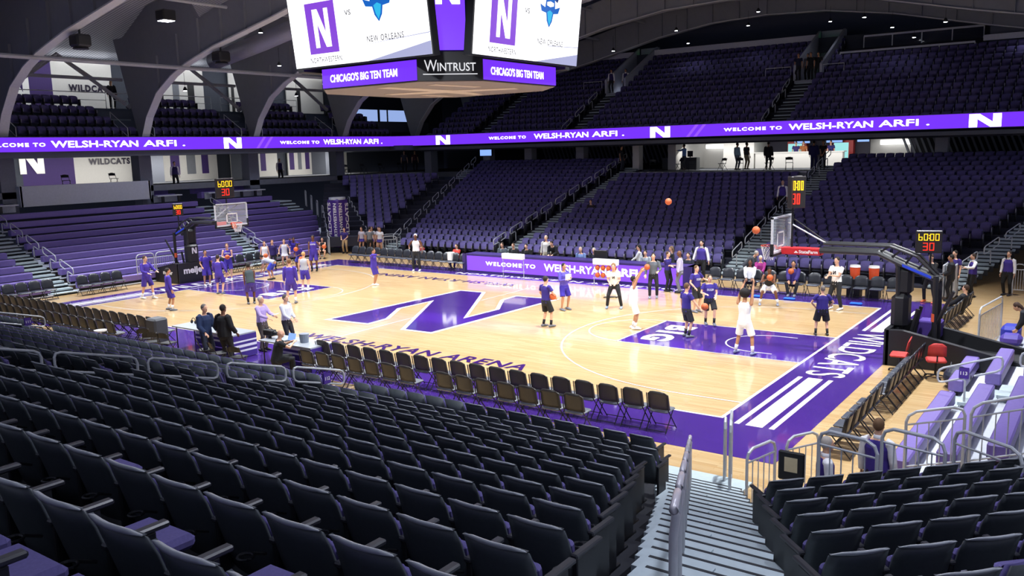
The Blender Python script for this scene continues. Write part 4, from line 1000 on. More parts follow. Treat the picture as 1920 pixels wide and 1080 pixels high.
small('gear_pile', 'pile of bright blue and purple gear bags behind the railing at right', 'bags', lambda b: (b.bbox(18.7, 19.2, 2.9, 3.6, .18, .62, .1, mat('gear_blue', '2b35a8', .6)), b.bbox(18.75, 19.3, 2.3, 2.85, .18, .48, .1, mat('gear_purple', '4a3a9a', .6)), b.bbox(18.6, 19.4, 2.2, 3.8, 0, .18, .03, WPANEL)))
# ------------------------------------------------------------------ RAILINGS
def rail_panel(p0, p1, h, label, n=6, group=None, z0=0.0, cat='railing'):
    p0, p1 = V(p0), V(p1); t = thing('railing', label, cat, p0, 0, group); d = (p1-p0); L_ = V((d.x, d.y, 0)).length; u = d/L_
    def Q(s_, z): return u*s_+V((0, 0, z))
    r_ = .16
    b = MB(); b.tube([Q(0, 0), Q(0, h-r_), Q(.04, h-.06), Q(r_, h), Q(L_-r_, h), Q(L_-.04, h-.06), Q(L_, h-r_), Q(L_, 0)], .026, 8, STEEL)
    b.tube([Q(0, h-.22), Q(L_, h-.22)], .018, 6, STEEL); b.tube([Q(0, .12), Q(L_, .12)], .018, 6, STEEL); b.build('frame', None, t)
    b = MB()
    for i in range(1, n): b.tube([Q(L_*i/n, .12), Q(L_*i/n, h-.22)], .011, 6, STEEL)
    b.build('baluster', None, t)
def loop_rail(x, y, z, tdir, ln_, rise, label, group, h=.95, tag=None):
    # closed hand-rail loop on one post; tdir: unit vector uphill
    t = thing('handrail', label, 'handrail', (x, y, z), 0, group); td = V(tdir)
    def Q(s_, zz): return td*s_+V((0, 0, zz+rise*s_))
    b = MB(); lo_ = h-.33
    b.tube([Q(.25, 0), Q(.25, lo_-.08), Q(.2, lo_-.02), Q(.12, lo_), Q(-.2, lo_), Q(-.28, lo_+.03), Q(-.31, lo_+.1), Q(-.31, h-.1), Q(-.28, h-.03), Q(-.2, h), Q(ln_-.45, h), Q(ln_-.37, h-.03), Q(ln_-.34, h-.1), Q(ln_-.34, lo_+.1), Q(ln_-.37, lo_+.03), Q(ln_-.45, lo_), Q(.42, lo_)], .024, 8, STEEL)
    b.ell(Q(.25, .02), .05, .05, .04, BLK, 8, 5); b.build('tube', None, t)
    if tag:
        nv = V((1, 0, 0)) if abs(td.y) > .5 else V((0, -1, 0)); hr = V((0, 0, 1)).cross(nv); c0 = Q(.12, h-.3)+(V((0, 0, 0)) if hr.dot(td) > 0 else td*.2)
        b = MB(); b.add([c0+nv*d+hr*u+V((0, 0, v)) for d in (.03, -.03) for u, v in ((0, 0), (.2, 0), (.2, .24), (0, .24))], [(0, 1, 2, 3), (7, 6, 5, 4), (0, 3, 7, 4), (1, 5, 6, 2)], mat('sign_purple', '4a2d8e', .6))
        so = b.build('section_sign', None, t, label='small purple section number plate')
        b = MB(); b.text(tag, c0+nv*.036+hr*.03+V((0, 0, .08)), hr, (0, 0, 1), .08, .14, WHITEP, .02)
        b.build('sign_number', None, t)
for k in range(5): loop_rail(6.9, -12.4-1.68*k, .28+.46*k, (0, -1, 0), 1.5, .28, 'grey tube handrail loop in the near stand aisle, %s from the court' % ORD[k+1], 'near aisle handrails', tag='112' if k == 0 else None)
for k in range(6): loop_rail(-6.9, -12.4-1.68*k, .28+.46*k, (0, -1, 0), 1.5, .28, 'grey tube handrail loop in the left near stand aisle, %s from the court' % ORD[k+1], 'left near aisle handrails', tag='111' if k == 0 else None)
for nm, xa, sk in (('left', -7.5, 0), ('centre', 6.5, 0), ('far left diagonal', -15.6, -.36), ('right diagonal', 15.6, .36)):
    for k in range(10):
        y = FY0+.5+1.64*k
        if nm.startswith('right') and k > 7: break
        d_ = V((sk, 1, 0)).normalized(); loop_rail(xa+sk*(y-13)+(.5 if nm != 'left' and nm != 'centre' else 0), y, .15+.2841*(y-13), d_, 1.25, .284, 'grey handrail loop in the %s aisle opposite, %s from the court' % (nm, ORD[k+1]), nm+' far aisle handrails')
for k in range(5):
    loop_rail(-18.9-1.5*k, -4.95, .3+.53*k, (-1, 0, 0), 1.2, .355, 'grey handrail loop in the left bleacher near aisle, %s from the floor' % ORD[k+1], 'left bleacher handrails')
    loop_rail(-18.9-1.5*k, 6.3+.4*k, .3+.53*k, (-1, 0, 0), 1.2, .355, 'grey handrail loop in the middle bleacher aisle, %s from the floor' % ORD[k+1], 'middle bleacher handrails')
for k in range(3): loop_rail(18.55+1.6*k, -4.55, .1+.56*k, (1, 0, 0), 1.3, .355, 'grey handrail loop on the right bleacher aisle, %s from the floor' % ORD[k+1], 'right bleacher handrails', tag='113' if k == 0 else None)
# barrier panels
rail_panel((16.65, -12.35, 0), (16.85, -11.55, 0), 1.1, 'short grey barred railing panel right of the stairs foot, left one', 5)
rail_panel((17.0, -11.4, 0), (17.35, -10.75, 0), 1.1, 'short grey barred railing panel right of the stairs foot, right one', 5)
rail_panel((18.12, -13.5, .9), (18.95, -13.7, .9), 1.15, 'grey barred railing panel in front of the standing ushers, left one', 5)
rail_panel((18.85, -12.95, .9), (19.7, -13.15, .9), 1.15, 'grey barred railing panel in front of the standing ushers, middle one', 5)
rail_panel((19.72, -12.5, .9), (20.6, -13.1, .9), 1.15, 'grey barred railing panel beside the right bleacher, right one', 5)
rail_panel((18.6, -9.9, .3), (19.5, -9.85, .55), 1.1, 'grey barred railing at the near end of the right bleacher, lower one', 5)
rail_panel((19.6, -9.9, .6), (20.5, -9.85, .9), 1.1, 'grey barred railing at the near end of the right bleacher, middle one', 5)
rail_panel((20.6, -9.9, .9), (21.5, -9.85, 1.2), 1.1, 'grey barred railing at the near end of the right bleacher, upper one', 5)
rail_panel((15.9, -11.1, 0), (16.3, -12.2, .12), 1.35, 'tall solid looking grey rail edge on at the foot of the stairs', 6)
rail_panel((15.75, -11.0, 0), (15.85, -11.3, .0), 1.2, 'narrow grey rail end at the foot of the stairs', 2)
for k in range(3): rail_panel((-18.0, -2.1+1.05*k, .5), (-18.0, -1.15+1.05*k, .5), 1.0, 'grey barred railing panel left of the left hoop, %s from the left' % ORD[k+1], 8, 'railings behind left hoop')
for k in range(9):   # stepped barrier at the right end of the left bleacher
    x = -18.4-.9*k; y = 10.9+.75*k if k < 6 else 15.0+.3*(k-6)
    rail_panel((x, y, max(0, .32*k)), (x-.8, y+.6, max(0, .32*k)), 1.1, 'grey stepped railing at the right end of the left bleacher, %s from the floor' % ORD[k+1], 7, 'stepped railings left bleacher')
for k in range(8):
    x = -17.6-.75*k; y = 13.6+.5*k
    rail_panel((x, y, .1+.28*k), (x-.65, y+.45, .1+.28*k), 1.1, 'grey stepped railing beside the far left corner seats, %s from the floor' % ORD[k+1], 6, 'stepped railings corner stand')
rail_panel((-17.7, 13.2, 0), (-16.9, 13.9, 0), 1.05, 'grey barred railing in front of the far corner seats, left', 6); rail_panel((-16.8, 14.0, 0), (-16.0, 14.7, 0), 1.05, 'grey barred railing in front of the far corner seats, right', 6)
rail_panel((-15.9, 13.0, 0), (-15.3, 13.6, 0), 1.05, 'grey barred railing beside the foot of the far left stairs', 5)
for k in range(4): rail_panel((18.0+.5*k, 13.4+.1*k, .0), (18.45+.5*k, 13.4+.1*k, .0), 1.15+.1*k, 'grey barred railing by the far right corner, %s from the left' % ORD[k+1], 5, 'far right corner railings')
b = MB(); b.box(18.1, 21, -13.85, -12.45, 0, .9); struct(b, 'railing_platform', MATS['near_tier'])
b = MB(); t = thing('folded_barrier', 'stack of folded grey mesh barriers beside the leaning usher', 'barrier', (16.2, 11.0, 0))
for i in range(4): b.bbox(-.3+.12*i, -.22+.12*i, -.5, .5, .1, 1.35, .02, STEEL)
b.build('panel', None, t)
rail_panel((18.3, 1.5, .0), (18.6, 4.0, .0), 1.35, 'tall grey railing along the top end of the right bleacher', 16)
# centre handrail on the near stairs
t = thing('stair_handrail', 'bright round grey handrail running down the middle of the near stairs', 'handrail', (0, 0, 0))
def NST(s_): return V((15.45+.425*s_, -11.9-s_, .1+.31*s_))   # centre line of the stairs
b = MB()
for k in range(7):
    a = NST(.35+1.25*k); c_ = NST(.35+1.25*k+1.05); up = V((0, 0, .92))
    b.tube([a, a+up*.8, a+up*.95+V((.02, -.05, 0)), a+up+V((.06, -.14, .05)), c_+up, c_+up*.95+V((.0, .04, 0)), c_+up*.8, c_], .03, 10, mat('bright_rail', 'c6c2c8', .3, metal=.1))
b.build('rail_tube', None, t, smooth=True)
# near stairs treads
b = MB()
for j in range(24):
    s_ = .0+.43*j; z = .16+.136*j; y = -11.75-s_; xc = 15.5+.43*s_
    b.box(xc-.62+.03*min(j, 6), xc+.85+.02*j, y-.44, y, z-.13, z, TREAD); b.box(xc-.62+.03*min(j, 6), xc+.85+.02*j, y-.005, y+.008, z-.05, z-.02, RISER)
    b.box(xc-.62+.03*min(j, 6), xc+.85+.02*j, y-.035, y+.002, z-.01, z+.004, RISER)
    if j % 2: b.box(xc-.25, xc+.1, y, y+.2, z-.08, z-.06, TREAD)
b.box(14.6, 16.3, -11.75, -11.1, 0, .05, TREAD)
b.build('near_stairs', None, kind='structure')
# left balcony handrails and upper stand rails
for k, yc in enumerate((-4, 4, 12, 20)):
    for m_, dy in enumerate((-.8, .9)):
        t = thing('balcony_handrail', 'pale handrail beside arch leg on the left balcony, %s leg, %s rail' % (ORD[k+1], 'left' if m_ == 0 else 'right'), 'handrail', (-26.5, yc+dy, 7.0))
        b = MB(); b.tube([(0, 0, 0), (0, 0, .95), (-1.7, 0, 1.95), (-1.7, 0, 1.05)], .025, 6, STEEL); b.tube([(0, 0, .45), (-1.7, 0, 1.45)], .018, 6, STEEL); b.build('tube', None, t)
for k, (y0, y1) in enumerate(((-3.2, 4.4), (4.8, 12.0), (12.8, 19.6))):
    t = thing('balcony_railing', 'pale top railing behind the %s group of left balcony seats' % ORD[k+1], 'railing', (-30.6, 0, 9.3)); b = MB(); b.tube([(0, y0, 0), (0, y0, .95), (0, y1, .95), (0, y1, 0)], .03, 6, STEEL)
    b.tube([(0, y0, .5), (0, y1, .5)], .02, 6, STEEL); b.build('tube', None, t)
for k, (xa, i0) in enumerate(((-10.6, 0), (-10.6, 2.3), (-10.6, 4.6), (3.7, 0), (3.7, 2.3), (3.7, 4.6))):
    y = UY+.3+UT*i0; z = UZ+UR*i0
    loop_rail(xa-.65, y, z+.1, (0, 1, 0), 1.3, .52, 'grey handrail in the %s aisle of the upper stand, %s from the ribbon' % ('left' if k < 3 else 'right', ORD[k % 3+1]), 'upper aisle handrails')
for k, (x0, x1) in enumerate(((-13.2, -11.6), (1.0, 2.7), (4.8, 6.1))):
    t = thing('guard_rail', 'square pale guard rail beside the passage mouth, %s from the left' % ORD[k+1], 'railing', (0, 33.0, UZ+UR*8)); b = MB(); b.tube([(x0, 0, 0), (x0, 0, .9), (x1, 0, .9), (x1, 0, 0)], .025, 6, STEEL); b.build('tube', None, t)
t = thing('suite_railing', 'two long pale glazed rails in front of the high box seats at upper right', 'railing', (0, 0, 0))
for y, z, x0, x1 in ((35.4, 10.95, 5.2, 13.2), (37.4, 12.1, 6.2, 13.4)):
    b = MB(); b.box(x0, x1, y-.04, y+.04, z+.95, z+1.07, MATS['pale_band']); b.box(x0, x1, y-.03, y+.03, z-.03, z+.04, STEEL)
    n_ = 4
    for i in range(n_+1): xx = x0+(x1-x0)*i/n_; b.box(xx-.03, xx+.03, y-.03, y+.03, z, z+1.0, STEEL)
    b.build('rail_frame', None, t)
    b = MB(); b.box(x0, x1, y-.01, y+.01, z+.05, z+.95, glass_mat('tinted_glass', (.05, .06, .09), .55)); b.build('glass_panel', None, t)
b = MB(); b.box(13.9, 24, 36.1, 36.3, 11.2, 15.2); struct(b, 'wall_panel_grey', mat('panel_bluegrey', '4b505e', .8))
# far concourse: columns, walls, slats, counters
CW = mat('concourse_white', 'd2d0cb', .7, noise=.02); b = MB()
b.box(-6.6, 15, 36.0, 36.2, 4.4, 6.5, CW); b.box(-6.9, -6.4, 28.9, 29.5, 4.45, 6.4, CW); b.box(-5.2, -4.6, 31, 36, 4.45, 6.4, CW); b.box(-1.9, .3, 33.0, 36, 4.45, 6.4, CW)
struct(b, 'wall_concourse', CW)
b = MB(); b.box(.3, 7.2, 35.8, 35.98, 4.45, 6.5); b.box(9.9, 10.3, 35, 35.98, 4.45, 6.5); struct(b, 'wall_concession', mat('slate_tile', '3c3a4c', .6))
for k, x in enumerate((-20.2, -16.2, -11.6, 5.55, 12.55)):
    b = MB(); b.box(x-.33, x+.33, 29.6, 30.3, 4.45, 6.5, mat('column_grey', '8d9098', .7)); b.build('column_pillar', None, kind='structure')
b = MB(); SL = mat('slat_grey', '5b5e68', .6)
for i in range(60):
    x = -17.5+.35*i if i < 32 else 9.6+.35*(i-32); b.add([(x, 33.5, 6.35), (x+.13, 33.5, 6.35), (x+.73, 33.4, 4.9), (x+.6, 33.4, 4.9), (x, 33.7, 6.35), (x+.13, 33.7, 6.35), (x+.73, 33.6, 4.9), (x+.6, 33.6, 4.9)], [(0, 1, 2, 3), (7, 6, 5, 4), (0, 3, 7, 4), (1, 5, 6, 2), (0, 4, 5, 1), (3, 2, 6, 7)], SL)
b.build('slatted_screen', None, kind='structure')
b = MB(); b.box(-24, -6.9, 34.5, 34.7, 4.4, 6.5); b.box(10.3, 24, 34.5, 34.7, 4.4, 6.5); struct(b, 'wall_back_concourse', mat('very_dark_wall', '14151c', .8))
t = thing('service_counter', 'long pale concession counter on the far concourse', 'counter', (0, 0, 4.45)); b = MB(); b.box(.4, 6.2, 33.0, 33.5, 0, 1.02, CW); b.box(.3, 6.3, 32.95, 33.6, 1.02, 1.08, CW); b.build('counter_body', None, t)
for k, (x0, w_) in enumerate(((1.9, 1.3), (5.0, 1.3))):
    t = thing('bottle_cooler', 'glowing drinks fridge behind the concession counter, %s one' % ('left' if k == 0 else 'right'), 'fridge', (x0, 35.2, 4.45)); b = MB(); b.box(0, w_, 0, .5, 0, 1.75, mat('fridge_red', 'c23230', .4)); b.build('case', None, t)
    b = MB(); b.box(.05, w_-.3, -.02, 0, .2, 1.6, COOLM); b.build('lit_door', None, t)
for k, (x0, w_) in enumerate(((2.45, 1.1), (4.6, 1.1), (6.6, .8))): small('menu_screen', 'light blue menu screen above the concession, %s from the left' % ORD[k+1], 'screen', lambda b: (b.box(x0, x0+w_, 34.9, 34.98, 6.05, 6.4, BLK), b.box(x0+.03, x0+w_-.03, 34.88, 34.9, 6.08, 6.37, TVB)), 'menu screens')
for k, (x0, w_, z) in enumerate(((-4.3, 1.5, 5.85), (7.9, 2.2, 5.85), (-2.9, .9, 5.85))):
    small('ceiling_light_panel', 'bright white wall light panel on the far concourse, %s' % ['left one', 'right one', 'second from left'][k], 'light', lambda b: b.bbox(x0, x0+w_, 35.6, 35.7, z, z+.3, .03, WALLGLOW))
def area(x, y, z, sx, sy, e, col=(1, .97, .92), rot=(0, 0, 0)):  # area lights added to brighten the concourses and left walls
    L = bpy.data.lights.new('added_fill_light', 'AREA'); L.shape = 'RECTANGLE'; L.size = sx; L.size_y = sy; L.energy = e; L.color = col
    o = bpy.data.objects.new('added_fill_light', L); COL.objects.link(o); o.location = (x, y, z); o.rotation_euler = rot; return o
area(2.5, 32.5, 6.25, 14, 3, 450, (1, .98, .95), (.5, 0, 0)); area(-31.5, 4, 6.2, 2, 18, 700, (1, .96, .9), (0, .7, 0)); area(-31.5, 22, 6.2, 2, 8, 300, (1, .96, .9), (0, .7, 0)); area(-32.2, 9, 12.3, .6, 30, 380, (.95, .97, 1), (0, .8, 0))
for k, (x, y) in enumerate(((-5.4, 32), (-3.6, 31.2))): small('service_desk', 'dark desk with a monitor on the far concourse, %s' % ('left one' if k == 0 else 'right one'), 'desk', lambda b: (b.bbox(x-.6, x+.6, y-.3, y+.3, 4.45, 5.3, .02, mat('desk_grey', '4d5052', .6)), b.box(x-.2, x+.2, y-.02, y+.02, 5.35, 5.75, BLK), b.box(x-.03, x+.03, y-.02, y+.02, 5.3, 5.4, BLK)))
# corner TV screens left of the far stand (upper level)
for k, (y0, y1) in enumerate(((21.0, 24.2), (24.5, 25.3), (25.5, 28.6))): small('television', 'pale lit video panel on the corner balcony behind the scoreboard, %s from left' % ORD[k+1], 'screen', lambda b: (b.box(-30.6, -30.5, y0+4, y1+4, 8.68, 9.8, BLK), b.box(-30.5, -30.48, y0+4, y1+4, 8.8, 9.75, mat('pale_screen', '9db7f0', emit=.9))), 'corner video panels')
b = MB(); b.box(-30.5, -29.9, 24, 34, 7.9, 8.7); struct(b, 'balcony_corner_front', MATS['slab_grey'])
small('television', 'small blue television hanging under the ribbon at the far left corner', 'television', lambda b: (b.box(-20.4, -19.2, 29.0, 29.1, 5.7, 6.3, BLK), b.box(-20.35, -19.25, 28.98, 29.0, 5.74, 6.26, TVB)))
small('ledge_trim', 'pale front edge of the corner platform with folding chairs', 'ledge', lambda b: b.box(-25.9, -25.6, 19.6, 28.6, 4.35, 4.55, MATS['pale_band']))
# banner pillar
t = thing('banner_pillar', 'tall purple banner pillar with white vertical lettering by the left bleacher', 'banner', (-19.3, 12.6, 0))
b = MB(); b.bbox(-.5, .5, -.5, .5, .3, 3.35, .12, mat('banner_purple', '43257e', .6)); b.build('banner', None, t)
b = MB(); b.tube([(0, 0, 3.3), (0, 0, 3.45)], .52, 16, WPANEL); b.tube([(-.4, -.4, 0), (-.4, -.4, .3)], .03, 6, BLK); b.tube([(.4, -.4, 0), (.4, -.4, .3)], .03, 6, BLK); b.tube([(.4, .4, 0), (.4, .4, .3)], .03, 6, BLK); b.build('cap', None, t)
b = MB()
for st, o_, r_, u_ in (('NORTHWESTERN', (.515, -.12, .5), (0, 0, 1), (0, -1, 0)), ('WILDCATS', (.515, .42, .5), (0, 0, 1), (0, -1, 0)), ('WILDCATS', (-.1, -.515, .55), (0, 0, 1), (-1, 0, 0)), ('NORTHWESTERN', (.4, -.515, .5), (0, 0, 1), (-1, 0, 0))):
    b.text(st, o_, r_, u_, .28, 2.6, WHITEP, .03)
b.build('banner_lettering', None, t)
# ------------------------------------------------------------------ PEOPLE
def ik(a, t, l1, l2, hint):
    a, t, hint = V(a), V(t), V(hint); d = t-a; L_ = min(d.length, (l1+l2)*.995); 
    if d.length < 1e-4: d = V((0, 0, -1))
    u = d.normalized(); t2 = a+u*L_; x = (l1*l1-l2*l2+L_*L_)/(2*L_); h = math.sqrt(max(0, l1*l1-x*x)); p = hint-u*hint.dot(u); p.normalize()
    return a+u*x+p*h, t2
SKINS = {'l': 'd9a98c', 'm': 'b98563', 'd': '6b432e', 't': 'c99878'}
def remesh(o, vx):
    m = o.modifiers.new('remesh', 'REMESH'); m.mode = 'VOXEL'; m.voxel_size = vx; m.use_smooth_shade = True
def person(label, x, y, z, face, h=1.8, top='tee', tc='3a2b7d', bot='pants', bc='17181d', shoe='24262b', skin='l', hair='2a1d16', hs='short', sock=None, lean=0, pel=None, lf=None, rf=None, lh=None, rh=None, lknee=None, rknee=None, headp=0, det=0, sl='e8e8ea', fat=1.0, mark=None, back=None, elb=None):
    t = thing('person', label, 'person', (x, y, z), math.radians(face-90))
    S = h/1.8; fem = hs == 'long'
    P = V(pel or (0, 0, .95)); Rl = Matrix.Rotation(-math.radians(lean), 3, 'X')
    def tp(v): return P+Rl @ V(v)
    sw = .175 if fem else .195
    la = V(lf or (-.12, 0, .09)); ra = V(rf or (.12, 0, .09)); lha = V(lh or (-.27, .06, .84)); rha = V(rh or (.27, .06, .84))
    neck = tp((0, .0, .55)); Rh = Matrix.Rotation(-math.radians(lean*.5+headp), 3, 'X'); head = neck+Rh @ V((0, .025, .165))
    vx = .013 if det else .017
    body = MB(); sk = mat('skin_'+skin, SKINS[skin], .55, noise=.02)
    body.tube([tp((0, 0, -.06)), tp((0, 0, .05)), tp((0, 0, .2)), tp((0, 0, .38)), tp((0, -.01, .48)), tp((0, -.01, .53))], [(.14*fat, .10*fat), (.155*fat, .115*fat), (.13*fat, .10*fat), (.165*fat, .12), (.14, .09), (.06, .06)], 12, side=(1, 0, 0), round_ends=True)
    body.tube([tp((0, -.01, .48)), neck+Rh @ V((0, .01, .08))], [.06, .055], 10, round_ends=True)
    body.ell(head, .075, .095, .118, n=12, k=9, T=Rh); body.ell(head+Rh @ V((0, .045, -.07)), .05, .045, .045, n=10, k=6, T=Rh); body.ell(head+Rh @ V((0, .1, -.015)), .014, .022, .024, n=6, k=5, T=Rh)
    for s in (-1, 1): body.ell(head+Rh @ V((s*.077, -.005, -.005)), .012, .02, .03, n=6, k=5)
    J = {}
    for s, ha, ak in ((-1, lha, la), (1, rha, ra)):
        sh = tp((s*sw, -.01, .475)); hint = V((s*.5, -1, -.1)) if elb is None else V((s*elb[0], elb[1], elb[2]))
        el, wr = ik(sh, ha, .29, .26, hint); fd = (wr-el).normalized()
        body.tube([sh, sh.lerp(el, .5), el, el.lerp(wr, .4), wr], [.052, .046, .038, .037, .026], 8, round_ends=True)
        # hand: palm, four fingers, thumb
        side = fd.cross(V((0, 0, 1))); side = side.normalized() if side.length > .2 else V((0, 1, 0)); 
        if abs(fd.z) > .8: side = V((0, 1, 0)) if True else side
        curl = V((-s, 0, 0)) if abs(fd.z) > .8 else V((0, 0, -1)); curl = (curl-fd*curl.dot(fd)).normalized()
        pm = wr+fd*.09; body.tube([wr, wr+fd*.04, pm], [(.024, .02), (.042, .016), (.044, .015)], 8, side=side, round_ends=True)
        for q, ll in ((-1.5, .062), (-.5, .078), (.5, .084), (1.5, .074)):
            f0 = pm+side*(q*.022); body.tube([f0, f0+fd*ll*.5+curl*.008, f0+fd*ll*.9+curl*.03], [.0105, .0098, .0088], 6, round_ends=True)
        th0 = wr+fd*.03+side*.035; body.tube([th0, th0+fd*.03+side*.03, th0+fd*.06+side*.035+curl*.012], [.014, .0125, .011], 6, round_ends=True)
        hp = P+V((s*.095, 0, -.03)); kn, an = ik(hp, ak, .43, .43, V((s*.25, 1, 0)) if (lknee if s < 0 else rknee) is None else V(lknee if s < 0 else rknee))
        body.tube([hp, hp.lerp(kn, .5), kn, kn.lerp(an, .3), kn.lerp(an, .7), an], [.085*fat, .07*fat, .055, .056, .042, .036], 8, round_ends=True)
        J[s] = (sh, el, wr, hp, kn, an)
        # foot / shoe
        fdv = V((0, 1, 0)); fo = an+V((0, 0, -.03))
        sm = MB(); sm.tube([fo+V((0, -.07, -.01)), fo+V((0, .02, -.01)), fo+V((0, .12, -.025)), fo+V((0, .19, -.03))], [(.042, .045), (.048, .05), (.052, .036), (.045, .026)], 10, side=(1, 0, 0), round_ends=True)
        o = sm.build('shoe', mat('shoe_'+shoe, shoe, .5), t, smooth=True); o.scale = (S, S, S)
        if sock:
            sm = MB(); sm.tube([an.lerp(kn, .38), an], [.05, .044], 10); o = sm.build('sock', mat('sock_'+sock, sock, .8), t, smooth=True); o.scale = (S,)*3
    o = body.build('body', sk, t); o.scale = (S,)*3; remesh(o, vx)
    # clothing
    tm = mat('cloth_'+tc, tc, .85, noise=.05, scale=9); k_ = .016 if top != 'jacket' else .035
    c_ = MB(); zb = -.10 if top != 'tank' else -.08
    c_.tube([tp((0, 0, zb)), tp((0, 0, .05)), tp((0, 0, .2)), tp((0, 0, .38)), tp((0, -.01, .47)), tp((0, -.01, .515))], [(.165*fat+k_, .12*fat+k_), (.16*fat+k_, .12*fat+k_), (.145*fat+k_, .11*fat+k_), (.17*fat+k_, .12+k_), (.15+k_, .085+k_), (.062+k_*.6, .06+k_*.6)], 14, side=(1, 0, 0))
    smb = c_ if top in ('tee', 'long', 'jacket') else MB()
    for s in (-1, 1):
        sh, el, wr, hp, kn, an = J[s]
        if top == 'tee': smb.tube([sh+V((-s*.05, 0, 0)), sh, sh.lerp(el, .62)], [.075, .072, .07], 10, round_ends=False)
        elif top in ('long', 'jacket', 'vest'): smb.tube([sh+V((-s*.05, 0, 0)), sh, el, el.lerp(wr, .92)], [.07+k_, .058+k_, .046+k_, .032+k_], 10)
        else: c_.tube([tp((s*.07, 0, .40)), tp((s*.10, -.005, .525))], [.06, .03], 8)
    o = c_.build({'vest': 'vest', 'tank': 'jersey', 'jacket': 'jacket'}.get(top, 'shirt'), tm, t); o.scale = (S,)*3; remesh(o, vx)
    if top == 'vest':
        o = smb.build('shirt_sleeve', mat('cloth_'+sl, sl, .8), t); o.scale = (S,)*3; remesh(o, vx)
        b = MB(); b.tube([tp((0, 0, .5)), neck+V((0, .01, .03))], [.075, .068], 12); o = b.build('collar', mat('cloth_'+sl, sl, .8), t, smooth=True); o.scale = (S,)*3
    bm = mat('cloth_'+bc, bc, .8, noise=.05, scale=9); b = MB()
    b.tube([tp((0, 0, .07)), P+V((0, 0, -.01)), P+V((0, 0, -.11)), P+V((0, 0, -.19))], [(.155*fat+.014, .115*fat+.014), (.165*fat+.016, .125*fat+.016), (.165*fat+.01, .125*fat+.014), (.12*fat, .11*fat)], 12, side=(1, 0, 0), round_ends=False)
    for s in (-1, 1):
        sh, el, wr, hp, kn, an = J[s]
        if bot == 'pants': b.tube([hp, hp.lerp(kn, .5), kn, kn.lerp(an, .5), kn.lerp(an, .97)], [.10*fat, .088*fat, .072, .064, .058], 10)
        elif bot == 'shorts': b.tube([hp, hp.lerp(kn, .4), hp.lerp(kn, .93)], [.105*fat, .105*fat, .108*fat], 10)
        else: b.tube([hp+V((-s*.04, 0, 0)), hp.lerp(kn, .45)+V((-s*.03, 0, 0))], [.11, .16], 10)
    o = b.build({'pants': 'trousers', 'shorts': 'shorts'}.get(bot, 'skirt'), bm, t); o.scale = (S,)*3; remesh(o, vx)
    if hs != 'bald':
        hm = mat('hair_'+hair, hair, .8, noise=.1, scale=40); b = MB()
        if hs == 'afro': b.ell(head+Rh @ V((0, -.035, .055)), .15, .15, .14, n=14, k=10)
        else: b.ell(head+Rh @ V((0, -.022, .028)), .084, .098, .108, n=14, k=10, T=Rh)
        if fem:
            b.tube([head+Rh @ V((0, -.06, .06)), head+Rh @ V((0, -.095, -.05)), head+Rh @ V((0, -.1, -.2))], [(.07, .05), (.085, .045), (.07, .03)], 10, side=(1, 0, 0), round_ends=True)
        o = b.build('hair', hm, t, smooth=True); o.scale = (S,)*3
    for s in (-1, 1):
        b = MB(); b.ell(head+Rh @ V((s*.03, .084, .018)), .011, .008, .007, mat('eye_dark', '20181a', .3), 6, 4); o = b.build('eye', None, t); o.scale = (S,)*3
    b = MB(); b.ell(head+Rh @ V((0, .089, -.06)), .022, .008, .006, mat('lip', '9a5a50', .5), 8, 4); o = b.build('mouth', None, t); o.scale = (S,)*3
    if mark:   # lettering on the shirt front / back
        txt, col_, sz, wd, zz = mark; b = MB(); yy = .12+k_+.012
        if back: o0 = tp((wd/2, -yy, zz)); r_ = V((-1, 0, 0))
        else: o0 = tp((-wd/2, yy, zz)); r_ = V((1, 0, 0))
        if txt == 'N': nlogo(b, o0, r_, Rl @ V((0, 0, 1)), wd, sz, mat('print_'+col_, col_, .7), .012)
        else: b.text(txt, o0, r_, Rl @ V((0, 0, 1)), sz, wd, mat('print_'+col_, col_, .7), .03, d=.012)
        o = b.build('chest_print', None, t); o.scale = (S,)*3
    return t
def held(t_label, x, y, z): ball(x, y, z, t_label)
SIT = dict(pel=(0, -.05, .52), lf=(-.12, .38, .09), rf=(.12, .38, .09), lh=(-.12, .3, .6), rh=(.12, .3, .6))
UP = dict(lh=(-.16, .32, 2.05), rh=(.16, .32, 2.05))
PUR = '4531a0'; WHT = 'e6e6e8'; DG = '1a1b20'
# --- left half of the court
person('player in purple long sleeves walking toward the left hoop, furthest left on court', -13.68, -4.29, 0, 10, 1.93, 'long', PUR, 'shorts', '3f2c96', WHT, 'l', '4a3322', lh=(-.2, .4, 1.15), rh=(.2, .35, 1.1), lf=(-.12, .2, .09), rf=(.12, -.2, .09), sock=WHT)
person('player in purple seen from behind between the blue suit man and the hoop base', -10.04, -5.57, 0, 70, 1.76, 'long', PUR, 'shorts', '3f2c96', '5c606a', 'm', '1c1512', lf=(-.2, -.03, .09), rf=(.18, .03, .09), sock=WHT)
person('player in purple jersey standing just right of the left hoop base lettering', -14.5, -.65, 0, -20, 1.75, 'tee', PUR, 'shorts', '3f2c96', WHT, 'm', '1c1512', lh=(-.28, .2, 1.0), rh=(.25, .25, 1.0))
person('player in purple with his back to us standing in the left lane', -11.79, -1.9, 0, 120, 1.8, 'long', PUR, 'shorts', '3f2c96', '6a6e78', 'l', '2a1d16', lh=(-.25, .2, .95), rh=(.3, .2, .95))
person('player in purple jersey facing us beneath the left rim holding a ball', -15.3, 1.2, 0, -40, 1.85, 'tank', PUR, 'shorts', '3f2c96', WHT, 'l', '7a5a3a', lh=(-.1, .3, 1.15), rh=(.14, .3, 1.15), mark=('NORTHWESTERN', 'e9e9ee', .07, .26, .34)); held('basketball in the hands of the player beneath the left rim', -14.95, .93, 1.2)
